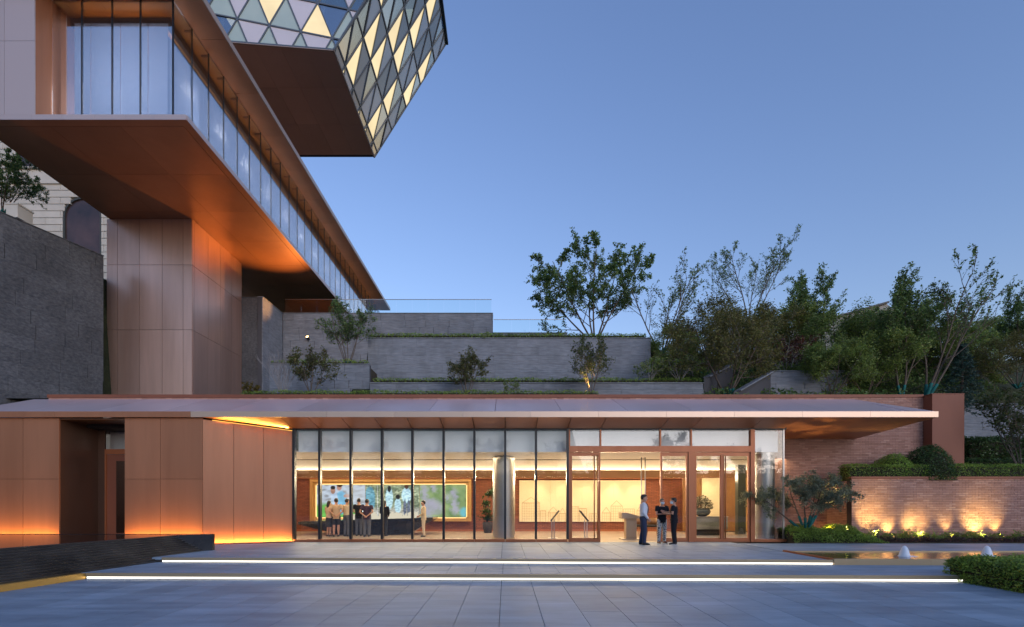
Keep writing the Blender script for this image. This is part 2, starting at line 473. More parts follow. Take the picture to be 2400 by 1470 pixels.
def terrain():
    xs = np.concatenate([np.linspace(-90,-24,12), np.linspace(-23,26,140), np.linspace(28,120,16)])
    ys = np.concatenate([np.linspace(21.35,38,90), np.linspace(39,140,24)])
    V = []
    for y in ys:
        for x in xs:
            h = terrain_h(x, y) + (0.12*math.sin(x*1.7+y*0.9)+0.08*math.sin(x*3.1-y*2.3) if x > 9 else 0)
            V.append((x, y, h))
    n = len(xs); Fq = [(j*n+i, j*n+i+1, (j+1)*n+i+1, (j+1)*n+i) for j in range(len(ys)-1) for i in range(n-1)]
    o = bpy.data.objects.new('hill', fast_mesh('hill', V, Fq, M_hill, True)); setup(o)
    tag(o, 'planted dark slope rising behind the brick walls', None, kind='structure')
terrain()

# ================================================================== STONE WALLS
def stone_wall(name, label, a, b, z0, z1, course, blen, mat, thick=0.3, slope=0.0, group=None, cat='wall', cap=True, seed=1):
    """a,b plan points left->right seen from the front; blocks proud of a core"""
    r = random.Random(seed)
    A, B = Vector((a[0], a[1], 0)), Vector((b[0], b[1], 0))
    L = (B-A).length; d = (B-A).normalized(); nrm = Vector((d.y, -d.x, 0))   # towards the viewer
    ang = math.atan2(d.y, d.x)
    t = thing(name, (A.x, A.y, z0), label, cat, group)
    mb = MB()
    back = -nrm*(thick)
    q = [A - nrm*0.03, B - nrm*0.03, B + back, A + back]
    mb.prism([(p.x, p.y, z0) for p in q], (0, 0, z1 - z0 - 0.015))
    mb.build('wall_core', M_joint if mat is not M_stone else M_slate, t)
    n = max(1, round((z1-z0)/course)); ch = (z1-z0)/n
    for j in range(n):
        u = -blen*r.random()
        while u < L:
            w = blen*r.choice((0.75, 1.0, 1.0, 1.25))
            ua, ub = max(u, 0), min(u+w, L)
            if ub-ua > 0.06:
                off = r.uniform(0, 0.008)
                c = A + d*((ua+ub)/2) + nrm*(off-0.02)
                wr = round((ub-ua-0.006)*20)/20 if ub-ua > 0.3 and ua > 0 and ub < L else ub-ua-0.006
                wr = min(wr, ub-ua-0.004)
                piece('stone_block', (wr, 0.06, ch-0.006), (c.x, c.y, z0+ch*(j+0.5)), mat, t, rotz=ang)
            u += w
    if cap:
        c = A + d*(L/2) - nrm*(thick/2-0.02)
        piece('coping', (L+0.02, thick+0.05, 0.04), (c.x, c.y, z1+0.022), mat, t, rotz=ang)
    return t

stone_wall('stone_wall', 'tall dark split stone wall beside the copper pier at the far left', (-22.1, 18.9), (-20.0, 25.0), 5.0, 13.7, 0.62, 1.5, M_stone_dark, thick=0.5, seed=3)
piece('stone_block_base', (0.01,0.01,0.01), (-21, 24, 12.0), M_stone_dark, None) if False else None
# cream block sitting on that wall
tb = thing('pale_stone_block', (-21.25, 22.0, 13.74), 'small pale stone block on top of the dark wall', 'stone block')
piece('block_body', (0.5, 0.7, 0.55), (-21.25, 22.0, 14.03), M_cream, tb); piece('block_cap', (0.56, 0.76, 0.06), (-21.25, 22.0, 14.335), M_cream, tb)

stone_wall('stone_wall', 'narrow grey stone return wall directly behind the copper pier', (-16.55, 31.3), (-15.12, 31.3), 5.9, X(0,1)*0+Z(698,31.3), 0.5, 0.8, M_stone_dark, seed=4)
stone_wall('stone_wall', 'grey stone flank wall receding beside the copper pier to the railing', (-15.10, 31.2), (-15.10, 34.0), 5.9, Z(698,31.3), 0.5, 1.0, M_stone, seed=5)
ZC = Z(735, 34.0)
stone_wall('stone_wall', 'highest long grey stone wall carrying the glass railing', (-15.05, 34.0), (X(1155,34), 34.0), 5.9, ZC, 0.46, 1.3, M_stone, thick=0.6, seed=6)
ZD = Z(794, 25.5)
stone_wall('stone_wall', 'broad grey stone terrace wall behind the small maple, hedge on top', (X(862,25.5), 25.5), (X(1525,25.5), 25.5), 5.9, ZD, 0.45, 1.2, M_stone, seed=7)
ZF = Z(899, 23.0)
stone_wall('stone_wall', 'long low grey stone wall just above the brick parapet', (X(867,23), 23.0), (X(1649,23), 23.0), 5.8, ZF, 0.27, 1.0, M_stone, seed=8)
ZE = Z(855, 24.0)
stone_wall('stone_wall', 'short grey stone planter wall under the multi stemmed tree', (X(632,24), 24.0), (X(866,24), 24.0), 5.8, ZE, 0.38, 0.9, M_stone, thick=0.25, seed=9)
mb = MB(); mb.box(X(632,24), X(866,24)-0.02, 24.26, 26.4, 5.9, ZE-0.08); mb.build('planter_soil', M_soil); tag(bpy.data.objects['planter_soil'], 'soil filling the short stone planter', None, kind='structure')
ZR = Z(781, 36.0)
stone_wall('stone_wall', 'far stone wall below the second, lower glass railing', (X(1150,36), 36.0), (X(1330,36), 36.0), 9.0, ZR, 0.46, 1.2, M_stone, seed=10)
stone_wall('stone_wall', 'small grey stone wall end behind shrubs right of the broad wall', (X(1540,26.5), 26.5), (X(1625,26.5), 26.5), 6.0, Z(843,26.5), 0.4, 0.9, M_stone, seed=11)
ZG = Z(871, 24.0)
stone_wall('stone_wall', 'grey stone block wall between shrubs above the canopy right half', (X(1805,24), 24.0), (X(1985,24), 24.0), 5.8, ZG, 0.27, 1.1, M_stone, seed=12)
stone_wall('stone_wall', 'grey stone wall standing right of the rust brown pylon', (X(2250,24), 24.0), (X(2480,24), 24.0), 2.2, Z(948,24), 0.3, 1.1, M_stone, seed=13)

def sloped_wall(label, p):
    """dark triangular parapet face; p: three/four (px,py,Y) corners"""
    t = thing('sloped_parapet', (X(p[0][0],p[0][2]), p[0][2], 5.8), label, 'parapet wall')
    pts = [(X(a, Y), Y, Z(b, Y)) for a, b, Y in p]
    mb = MB(); mb.prism(pts, (0.30, 0.12, 0)); mb.build('parapet_face', M_slate, t)
    up = sorted(pts, key=lambda q: -q[2])[:2]
    mb = MB(); mb.bar(Vector(up[0])+Vector((0.15,0.06,0.02)), Vector(up[1])+Vector((0.15,0.06,0.02)), 0.36, 0.05); mb.build('coping', M_stone, t)
sloped_wall('dark sloping stair parapet rising to the grey block wall', [(1712,935,22.6),(1803,935,24.0),(1803,871,24.0),(1722,917,22.7)])
sloped_wall('dark sloping stair parapet behind the leaning teal wrapped trunk', [(1650,935,23.4),(1706,935,25.0),(1706,856,25.0),(1650,884,23.4)])

# ================================================================== GLASS RAILINGS
M_rail_glass = glass('railing_glass', 0.05, (0.92, 0.965, 0.965))
def railing(label, x0, x1, Y, z0, h, w):
    t = thing('glass_railing', (x0, Y, z0), label, 'railing', 'glass railings on the terrace walls')
    n = max(1, round((x1-x0)/w)); w = (x1-x0)/n
    for i in range(n):
        boxp('pane', x0+i*w+0.012, x0+(i+1)*w-0.012, Y-0.01, Y+0.01, z0+0.03, z0+h-0.02, M_rail_glass, t)
    boxp('handrail', x0, x1, Y-0.025, Y+0.025, z0+h-0.02, z0+h+0.012, M_steel, t)
    boxp('base_rail', x0, x1, Y-0.03, Y+0.03, z0-0.01, z0+0.03, M_steel, t)
railing('long glass railing along the highest stone wall', -15.0, X(1152,34.2), 34.2, ZC+0.05, 0.98, 1.1)
railing('short glass railing on the far wall left of the tallest tree', X(1157,36.1), X(1326,36.1), 36.1, ZR+0.05, 0.96, 1.25)

# ================================================================== BRICK WALLS
def brick_mesh(lx, ly, lz):
    mb = MB(); a, b, d = lx/2, ly/2, lz/2; mb.box(-a, a, -b, b, -d, d); return mb
BP, CP = 0.250, 0.067
def brick_wall(name, label, x0, x1, Y, z0, z1, thick, coping, n_single, order, group='brick walls of the garden', cop_over=0.03):
    t = thing(name, (x0, Y, z0), label, 'brick wall', group)
    mb = MB(); mb.box(x0, x1, Y+0.012, Y+thick, z0, z1); mb.build('mortar_body', M_mortar, t)
    cells = []
    nrow = int((z1-z0)/CP)
    for j in range(nrow):
        off = BP/2 if j % 2 else 0
        u = x0 - off
        while u < x1:
            a, b = max(u, x0), min(u+BP, x1)
            if b-a > 0.05: cells.append((a+0.005, b-0.005, z1-(nrow-j)*CP+0.004, z1-(nrow-j-1)*CP-0.005))
            u += BP
    cells.sort(key=order)
    r = random.Random(5)
    rest = MB()
    for k, (a, b, c, d) in enumerate(cells):
        p = r.uniform(-0.0025, 0.0025)
        if k < n_single:
            boxp('brick', a, b, Y+p, Y+0.09+p, c, d, M_brick, t)
        else:
            rest.box(a, b, Y+p, Y+0.09+p, c, d)
    if rest.V:
        o = rest.build('brick_rest', M_brick, t); o['kind'] = 'stuff'
    if coping:
        n = max(1, round((x1-x0)/3.0)); w = (x1-x0)/n
        for i in range(n):
            boxp('coping', x0+i*w+(0.002 if i else -cop_over), x0+(i+1)*w-0.002, Y-cop_over, Y+thick+0.02, z1, z1+coping, M_rust, t)
    return t

YB = 20.9
ZB = Z(925, YB)
# visible part first (right of the glass, above the hedge)
brick_wall('brick_wall', 'tall pink brick wall behind the canopy, running its full length to the pylon', -19.0, X(2164,YB), YB, 0.0 if False else ZB-0.13-CP*8, ZB-0.13, 0.3, 0.13, 300, lambda c: -(c[1]-c[0])*0 + abs((c[0]+c[1])/2-15.5))
brick_wall('brick_wall', 'tall pink brick wall below the canopy tip, behind the garden tree', 10.55, X(2164,YB), YB+0.001, -0.1, ZB-0.13-CP*8, 0.3, 0, 300, lambda c: abs((c[0]+c[1])/2-14.5)+abs(c[2]-3.2)*1.2)
YW = 19.35
ZW = Z(1117, YW)
XW = X(1996, YW)
brick_wall('brick_wall', 'low pink brick planter wall washed by garden lights', XW, 24.5, YW, -0.1, ZW-0.09, 0.28, 0.09, 300, lambda c: abs((c[0]+c[1])/2-17.0)+abs(c[2]-1.2)*0.8)
t = thing('brick_wall', (XW, YW+0.28, -0.1), 'short brick return wall closing the low planter on its left end', 'brick wall', 'brick walls of the garden')
mb = MB(); mb.box(XW+0.032, XW+0.26, YW+0.281, YB, -0.1, ZW-0.09); mb.build('mortar_body', M_mortar, t)
for j in range(int((ZW)/CP)):
    v = YW+0.281-(BP/2 if j % 2 else 0)
    while v < YB-0.02:
        va, vb = max(v, YW+0.281), min(v+BP, YB-0.02)
        if vb-va > 0.05: piece('brick', (vb-va-0.01, 0.07, CP-0.009), (XW+0.055, (va+vb)/2, ZW-0.09-(j+0.5)*CP), M_brick, t, rotz=math.pi/2)
        v += BP
mb = MB(); mb.box(XW+0.26, 24.5, YW+0.28, YB-0.01, -0.1, ZW-0.2); mb.build('planter_soil', M_soil); tag(bpy.data.objects[mb and 'planter_soil.001'], 'soil filling the low brick planter', None, kind='structure')

t = thing('rust_pylon', (X(2222,20.45), 20.45, 2.2), 'rust brown metal clad pylon at the end of the tall brick wall', 'pylon')
boxp('front_panel', X(2185,20.45), X(2260,20.45), 20.45, 20.48, 2.2, Z(924,20.45), M_rust, t)
mb = MB(); mb.box(X(2185,20.45)+0.004, X(2260,20.45)-0.004, 20.482, 21.4, 2.2, Z(924,20.45)-0.004); mb.build('pylon_body', M_rust, t)
boxp('top_cap', X(2185,20.45)-0.01, X(2260,20.45)+0.01, 20.44, 21.41, Z(924,20.45)+0.001, Z(924,20.45)+0.03, M_rust, t)

# ================================================================== CREAM BUILDING behind
def cream_building():
    Y = 40.0; xr = X(582, Y)
    t = thing('stone_building', (-40, Y, 6), 'cream rusticated stone building with arched window behind the bridge', 'building')
    x0 = -46.0
    ax0, ax1 = X(147,Y), X(236,Y); acx = (ax0+ax1)/2; ar = (ax1-ax0)/2; aspr = Z(462,Y)-ar
    wx0, wx1, wz0, wz1 = X(36,Y), X(110,Y), Z(393,Y), Z(330,Y)
    mb = MB(); mb.box(x0, xr, Y+0.25, Y+9, 5, 31); mb.build('wall_core', M_cream, t)
    r = random.Random(2)
    h = 0.545; z = 7.2; j = 0
    zc0, zc1 = Z(432,Y), Z(394,Y)          # cornice band
    def seg(a, b, za, zb):
        if b-a > 0.04: boxp('ashlar_block', a+0.012, b-0.012, Y, Y+0.27, za+0.016, zb-0.016, M_cream, t, bev=0.02)
    while z < 31:
        if not (zc0 - 0.3 < z < zc1):
            u = xr
            first = True
            while u > x0:
                w = 2.3 if not (first and j % 2) else 1.15
                first = False
                a, b = max(u-w, x0), u
                mid_ = z + h/2
                cut = None
                if mid_ < aspr: cut = (ax0-0.02, ax1+0.02) if mid_ > 6.5 else None
                elif mid_ < aspr+ar: 
                    half = math.sqrt(max(0, ar*ar-(mid_-aspr)**2)); cut = (acx-half-0.02, acx+half+0.02)
                if mid_ > wz0 and mid_ < wz1: cut = (wx0, wx1)
                if cut and b > cut[0] and a < cut[1]:
                    seg(a, min(b, cut[0]), z, z+h); seg(max(a, cut[1]), b, z, z+h)
                elif b > -43: seg(a, b, z, z+h)
                u -= w
        z += h; j += 1
    for (za, zb, p) in ((zc0, zc0+0.16, 0.12), (zc0+0.16, zc1-0.14, 0.05), (zc1-0.14, zc1, 0.22)):
        boxp('cornice', x0, xr+p, Y-p, Y+0.28, za, zb-0.004, M_cream, t)
    # arched window
    n = 14
    arc = [(acx + ar*math.cos(math.pi*k/n), aspr + ar*math.sin(math.pi*k/n)) for k in range(n+1)]
    w = MB(); w.prism([(ax0, Y+0.16, 8.0), (ax1, Y+0.16, 8.0)] + [(p[0], Y+0.16, p[1]) for p in arc], (0, 0.04, 0))
    win = w.build('arched_window', pbr('reflection_toned_window', [(0.03,0.025,0.03),(0.10,0.06,0.06)], rough=0.12, noise=(0.5,0.5,0.5)), t)  # reflection of dark brick buildings put into the glass colour
    f = MB(); pl = [(ax1-0.04, Y+0.1, 8.0)] + [(acx+(ar-0.04)*math.cos(math.pi*k/n), Y+0.1, aspr+(ar-0.04)*math.sin(math.pi*k/n)) for k in range(n+1)] + [(ax0+0.04, Y+0.1, 8.0)]
    for p, q in zip(pl[:-1], pl[1:]): f.bar(p, q, 0.14, 0.12, (0, 1, 0))
    f.build('window_frame', pbr('dark_green_frame', (0.05,0.055,0.05), rough=0.5), win)
    b = MB(); b.box(wx0, wx1, Y+0.16, Y+0.2, wz0, wz1)
    w2 = b.build('window', MATS['reflection_toned_window'], t)
    f = MB(); f.box(wx0, wx0+0.1, Y+0.08, Y+0.158, wz0, wz1); f.box((wx0+wx1)/2-0.06, (wx0+wx1)/2+0.06, Y+0.08, Y+0.158, wz0, wz1); f.box(wx0, wx1, Y+0.079, Y+0.157, wz1-0.1, wz1)
    f.build('window_frame', MATS['dark_green_frame'], w2)
cream_building()
# ================================================================== GLAZED BRIDGE (cantilevered wing, upper left)
ZS = 16.3                                   # soffit height
BX0, BX1 = -20.75, -12.38                   # soffit edges
BY0, BY1 = 19.5, 53.0
GZ0, GZ1 = 16.5, 21.66                      # glass
GX, GY = -13.37, 20.2                       # glass planes
bridge = thing('glazed_bridge', (-16.5, 30, ZS), 'copper and glass bridge wing cantilevering over the pavilion', 'building')
M_bridge_glass = glass('bridge_glass', 0.47, (0.95, 0.97, 1.0), wave=0.06)
def blind_mat():
    m, nt, out = nodes_of('lilac_roller_blind')
    d = nt.nodes.new('ShaderNodeBsdfDiffuse'); nz = pos_noise(nt, (14,14,0.4), detail=2)
    c = ramp(nt, nz, [(0.3,(0.80,0.80,0.87)),(0.7,(0.88,0.88,0.94))]); nt.links.new(c, d.inputs[0])
    tl = nt.nodes.new('ShaderNodeBsdfTranslucent'); tl.inputs[0].default_value = (0.80,0.84,0.95,1); m2 = nt.nodes.new('ShaderNodeMixShader'); m2.inputs[0].default_value = 0.45  # bluish tint puts sky reflection into the fabric colour
    nt.links.new(d.outputs[0], m2.inputs[1]); nt.links.new(tl.outputs[0], m2.inputs[2])
    t = nt.nodes.new('ShaderNodeBsdfTransparent'); mx = nt.nodes.new('ShaderNodeMixShader'); mx.inputs[0].default_value = 0.12
    nt.links.new(m2.outputs[0], mx.inputs[1]); nt.links.new(t.outputs[0], mx.inputs[2]); nt.links.new(mx.outputs[0], out.inputs[0]); return m
M_blind = blind_mat()
M_bal = glass('balustrade_glass', 0.12, (0.72, 0.86, 0.84))
M_warm_ceiling = pbr('warm_wood_ceiling', [(0.50,0.22,0.06),(0.60,0.28,0.08)], rough=0.5, noise=(0.4,0.4,0.4))
M_lilac = pbr('sky_tinted_panel', (0.47,0.40,0.40), rough=0.45, metal=0.3, rnd=0.04)  # lilac cast of the sky put into the panel colour

# soffit panels with joints
cols = [(BX0+0.02, -17.95), (-17.95, -15.2), (-15.2, BX1-0.32)]
y = BY0+0.35; rows = []
while y < BY1: rows.append((y, min(y+2.9, BY1))); y += 2.9
for (a, b) in cols:
    for (c, d) in rows:
        boxp('soffit_panel', a+0.006, b-0.006, c+0.006, d-0.006, ZS, ZS+0.03, M_soffit, bridge)
boxp('soffit_edge', BX1-0.31, BX1-0.0, BY0+0.34, BY1, ZS, ZS+0.03, M_soffit, bridge)
boxp('soffit_edge', BX0, BX1, BY0+0.004, BY0+0.34, ZS, ZS+0.03, M_soffit, bridge)
boxp('floor_slab', BX0+0.05, BX1-0.05, BY0+0.05, BY1-0.05, ZS+0.034, GZ0-0.004, M_dark, bridge)
n = 7; w = (BX1-BX0)/n
for i in range(n):
    boxp('fascia_panel', BX0+i*w+0.003, BX0+(i+1)*w-0.003, BY0-0.02, BY0+0.03, ZS+0.002, GZ0, M_lilac, bridge)
y = BY0+0.03
while y < BY1:
    boxp('fascia_panel', BX1-0.03, BX1+0.02, y+0.004, min(y+2.4, BY1)-0.004, ZS+0.002, GZ0, M_lilac, bridge); y += 2.4

# solid clad bay at the left end
bx = X(82, BY0)
for (za, zb) in ((GZ0, 19.35), (19.35, 22.2)):
    boxp('bay_panel', X(11,BY0)+0.006, bx-0.004, BY0-0.015, BY0+0.03, za+0.006, zb-0.006, M_lilac, bridge)
    boxp('bay_panel', BX0-0.02, X(11,BY0)-0.006, BY0-0.015, BY0+0.03, za+0.006, zb-0.006, M_lilac, bridge)
boxp('bay_side_panel', bx-0.05, bx, BY0+0.032, 24.0, GZ0, 22.2, M_copper, bridge)
boxp('bay_body', BX0-0.02, bx-0.06, BY0+0.035, BY1, GZ0, 22.2, M_dark, bridge)
# glass panes : front
fx = [bx, X(192,GY), X(263,GY), X(329,GY), GX]
for a, b in zip(fx[:-1], fx[1:]):
    boxp('glass_pane', a+0.03, b-0.03, GY, GY+0.02, GZ0+0.02, GZ1, M_bridge_glass, bridge)
for a in fx[1:]:
    boxp('mullion', a-0.015, a+0.015, GY-0.03, GY+0.06, GZ0, GZ1+0.3, M_blackmetal, bridge)
# side panes
y = GY+0.04; k = 0
while y < BY1-0.2:
    boxp('glass_pane', GX-0.02, GX, y+0.025, y+1.2-0.025, GZ0+0.02, GZ1, M_bridge_glass, bridge)
    boxp('mullion', GX-0.05, GX+0.02, y+1.2-0.013, y+1.2+0.013, GZ0, GZ1, M_blackmetal, bridge)
    boxp('hanger_bracket', GX-0.32, GX-0.03, y+1.2-0.03, y+1.2+0.03, GZ1-0.14, GZ1-0.07, M_dark, bridge)
    y += 1.2; k += 1
y = GY+0.30
while y < BY1-1.3:
    boxp('roller_blind', GX-0.42, GX-0.40, y+0.01, y+1.19, GZ0+0.05, GZ1-1.15, M_blind, bridge); y += 1.2
for a, b in zip([bx+0.55]+fx[1:-1], fx[1:]):
    boxp('roller_blind', a+0.02, (b if b < GX-0.1 else GX-0.46)-0.02, GY+0.42, GY+0.44, GZ0+0.05, GZ1-0.55, M_blind, bridge)
# balustrade panes inside
for a, b in zip(fx[:-1], fx[1:]):
    boxp('balustrade_pane', a+0.03, b-0.03, GY+0.25, GY+0.27, GZ0, GZ0+0.52, M_bal, bridge)
# inside : floor, ceiling, back wall
boxp('inner_floor', bx, GX-0.1, GY+0.3, BY1, GZ0+0.0, GZ0+0.04, M_white, bridge)
boxp('inner_wall', bx+0.02, bx+0.12, GY+0.3, BY1, GZ0+0.05, GZ1, M_copper, bridge)
boxp('inner_ceiling', bx+0.02, GX-0.85, GY+0.85, BY1, GZ1-0.12, GZ1-0.08, M_warm_ceiling, bridge)
boxp('blind_headbox', GX-0.58, GX-0.38, GY+0.62, BY1-1.3, GZ1-1.149, GZ1-1.05, M_dark, bridge)
boxp('blind_headbox', bx+0.55, GX-0.40, GY+0.38, GY+0.60, GZ1-0.549, GZ1-0.46, M_dark, bridge)
boxp('ceiling_beam', GX-0.80, GX-0.62, GY+0.85, BY1, GZ1-0.36, GZ1-0.06, M_dark, bridge)
boxp('ceiling_beam', bx+0.15, GX-0.62, GY+0.70, GY+0.848, GZ1-0.36, GZ1-0.06, M_dark, bridge)
boxp('eave_cove', bx, GX-0.05, GY+0.1, BY1, GZ1+0.02, GZ1+0.06, M_warm_ceiling, bridge)
# roof with copper eave
EX = -12.2
y = BY0-0.45
while y < BY1:
    boxp('eave_panel', GX+0.055, EX-0.012, y+0.008, min(y+2.9,BY1)-0.008, GZ1+0.01, GZ1+0.05, M_soffit, bridge)
    boxp('eave_fascia', EX-0.01, EX+0.03, y+0.004, min(y+2.9,BY1)-0.004, GZ1-0.0, GZ1+0.26, M_copper_light, bridge)
    y += 2.9
boxp('roof', BX0-0.02, EX-0.015, BY0-0.45, BY1, GZ1+0.07, GZ1+0.25, M_copper, bridge)
for i in range(5):
    boxp('eave_panel', BX0+i*1.46+0.01, BX0+(i+1)*1.46, BY0-0.45, GY-0.06, GZ1+0.012, GZ1+0.052, M_soffit, bridge)
# warm cove light along the glass head and linear lamps
M_cove = emit('warm_cove_strip', (1.0, 0.46, 0.10), 7.0)
boxp('cove_light', GX-0.53, GX-0.48, GY+0.8, BY1-1.3, GZ1-1.045, GZ1-1.025, M_cove, bridge)
boxp('cove_light', bx+0.6, GX-0.6, GY+0.50, GY+0.55, GZ1-0.455, GZ1-0.435, M_cove, bridge)
M_lamp = emit('cool_linear_lamp', (1.0, 0.92, 0.8), 22.0)
for i in range(12):
    yy = GY+1.4+i*2.4
    ob = boxp('linear_lamp', GX-0.66, GX-0.61, yy, yy+0.75, GZ0+2.9, GZ0+2.95, M_lamp, bridge)
    boxp('lamp_track', GX-0.65, GX-0.62, yy-0.9, yy+1.6, GZ0+2.955, GZ0+2.99, M_blackmetal, bridge)

# ---- copper pier
PY0, PY1 = 26.3, 31.25
PX0, PX1 = X(250,PY0), X(450,PY0)
pier = thing('copper_pier', ((PX0+PX1)/2, PY0, 5.9), 'tall copper clad pier carrying the glazed bridge', 'pier')
mb = MB(); mb.box(PX0+0.05, PX1-0.05, PY0+0.05, PY1, 5.9, ZS-0.002); mb.build('pier_core', M_joint, pier)
zr = [5.9, 7.2, Z(773,PY0), Z(621,PY0), ZS-0.003]
xs = [X(p,PY0) for p in (250,275,326.5,380,429,450)]
for a, b in zip(xs[:-1], xs[1:]):
    for c, d in zip(zr[1:-1] if False else [5.9, Z(773,PY0), Z(621,PY0)], [Z(773,PY0), Z(621,PY0), ZS-0.003]):
        boxp('wall_panel', a+0.009, b-0.009, PY0, PY0+0.048, c+0.009, d-0.009, M_copper_pier, pier)
ys_ = [PY0, PY0+0.22, PY0+1.42, PY0+2.62, PY0+3.82, PY1]
for a, b in zip(ys_[:-1], ys_[1:]):
    for c, d in zip([5.9, Z(773,PY0), Z(621,PY0)], [Z(773,PY0), Z(621,PY0), ZS-0.003]):
        boxp('wall_panel', PX1-0.048, PX1, max(a, PY0+0.05)+0.009, b-0.009, c+0.009, d-0.009, M_copper_pier, pier)

# warm floodlight standing behind the pier, washing the soffit
def spot(name, loc, target, power, col, angle, blend=0.6, size=0.08, parent=None):
    l = bpy.data.lights.new(name, 'SPOT'); l.energy = power; l.color = col; l.spot_size = R(angle); l.spot_blend = blend; l.shadow_soft_size = size
    o = bpy.data.objects.new(name, l); COL.objects.link(o)
    o.location = loc
    o.rotation_euler = (Vector(target)-Vector(loc)).to_track_quat('-Z', 'Y').to_euler()
    return o
def area(name, loc, rot, sx, sy, power, col, spread=180):
    l = bpy.data.lights.new(name, 'AREA'); l.shape = 'RECTANGLE'; l.size = sx; l.size_y = sy; l.energy = power; l.color = col; l.spread = R(spread)
    o = bpy.data.objects.new(name, l); COL.objects.link(o); o.location = loc; o.rotation_euler = rot
    return o
M_lens = emit('warm_lens', (1.0, 0.62, 0.2), 6.0)
def floodlight(loc, aim, label, power, angle, s=1.0, col=(1.0,0.55,0.16), group=None, blend=0.7):
    t = thing('garden_spotlight', loc, label, 'spotlight', group)
    L = Vector(loc); d = (Vector(aim)-L).normalized()
    mb = MB(); mb.tube([L, L+Vector((0,0,0.09*s))], 0.012*s, 6); mb.build('stake', M_blackmetal, t)
    h = L+Vector((0,0,0.10*s))
    mb = MB(); mb.tube([h-d*0.05*s, h+d*0.05*s, h+d*0.075*s], [0.03*s,0.045*s,0.05*s], 10); mb.build('lamp_head', M_blackmetal, t)
    mb = MB(); mb.tube([h+d*0.076*s, h+d*0.080*s], 0.042*s, 10); mb.build('lens', M_lens, t)
    spot('spot_beam', h+d*0.11*s, aim, power, col, angle, blend)
    return t
floodlight((-13.3, 33.86, 12.3), (-14.4, 28.0, 16.3), 'warm floodlight on the high stone wall lighting the bridge soffit', 900, 84, 2.0, (1.0,0.42,0.10), blend=1.0)
o = area('blind_fill', (0,0,0), (0,0,0), 30, 2.6, 420, (0.80,0.88,1.0)); o.matrix_world = Matrix.Translation((-17.0, 36.5, GZ0+2.2)) @ Matrix(((0,0,-1,0),(1,0,0,0),(0,-1,0,0),(0,0,0,1)))  # unseen fill sheet added to brighten the side blinds from behind
o = area('blind_fill', (0,0,0), (0,0,0), 4.0, 2.6, 60, (0.80,0.88,1.0)); o.location = (-15.8, 22.6, GZ0+2.2); o.rotation_euler = (R(-90),0,0)  # second unseen fill, added behind the front blinds

# ================================================================== FACETED CRYSTAL TOWER
def clip(poly, edges):
    """Sutherland-Hodgman ; edges: (nx, ny, c) keep nx*x+ny*y<=c"""
    for (nx, ny, c) in edges:
        out = []
        for i in range(len(poly)):
            p, q = poly[i-1], poly[i]
            dp, dq = nx*p[0]+ny*p[1]-c, nx*q[0]+ny*q[1]-c
            if (dp <= 0) != (dq <= 0):
                t = dp/(dp-dq); out.append((p[0]+(q[0]-p[0])*t, p[1]+(q[1]-p[1])*t))
            if dq <= 0: out.append(q)
        poly = out
        if not poly: return poly
    return poly
TZ0, TZ1 = 27.0, 35.4
TY0, TY1 = 28.4, 37.2
LEAN = 0.63; TX = -9.73
tower = thing('crystal_tower', (-14, 32, TZ0), 'faceted glass tower with triangular panes and a copper underside', 'tower')
TW_frost = pbr('tower_pane_frosted', [(0.56,0.55,0.60),(0.66,0.64,0.70)], rough=0.08, noise=(0.4,0.4,0.4), spec=0.7)
TW_silver = pbr('tower_pane_sky_toned', [(0.30,0.39,0.54),(0.38,0.48,0.64)], rough=0.06, noise=(0.4,0.4,0.4), spec=0.8)  # opaque pane; bluish sky reflection put into the base colour
TW_steel = pbr('tower_pane_steel', [(0.16,0.22,0.32),(0.22,0.29,0.40)], rough=0.06, noise=(0.4,0.4,0.4), spec=0.8)  # darker variant, sky reflection likewise in the colour
TW_mint = pbr('tower_pane_mint', [(0.36,0.47,0.45),(0.46,0.57,0.52)], rough=0.08, noise=(0.4,0.4,0.4), spec=0.7)
TW_sky = glass('tower_glass_clear', 0.42, (0.62, 0.70, 0.78), wave=0.05)
TW_teal = glass('tower_glass_teal', 0.34, (0.48, 0.66, 0.64), wave=0.05)
TW_dark = glass('tower_glass_dark', 0.32, (0.34, 0.42, 0.46), wave=0.05)
TW_mir = glass('tower_glass_mirror', 0.62, (0.5, 0.55, 0.7), wave=0.05)
def lit_pane(name, col, e):
    m, nt, out = nodes_of(name)
    em = nt.nodes.new('ShaderNodeEmission'); em.inputs[1].default_value = e
    nz = pos_noise(nt, (0.5,0.5,0.6), detail=3)
    c = ramp(nt, nz, [(0.3, tuple(v*0.8 for v in col)), (0.7, col)])
    nt.links.new(c, em.inputs[0])
    gl = nt.nodes.new('ShaderNodeBsdfGlossy'); gl.inputs['Roughness'].default_value = 0.02
    mx = nt.nodes.new('ShaderNodeMixShader'); mx.inputs[0].default_value = 0.12
    nt.links.new(em.outputs[0], mx.inputs[1]); nt.links.new(gl.outputs[0], mx.inputs[2]); nt.links.new(mx.outputs[0], out.inputs[0])
    return m
TW_lit = lit_pane('tower_pane_lit', (1.0, 0.80, 0.46), 0.62)
M_mull = pbr('tower_mullion', (0.12,0.14,0.16), rough=0.4, metal=0.4)

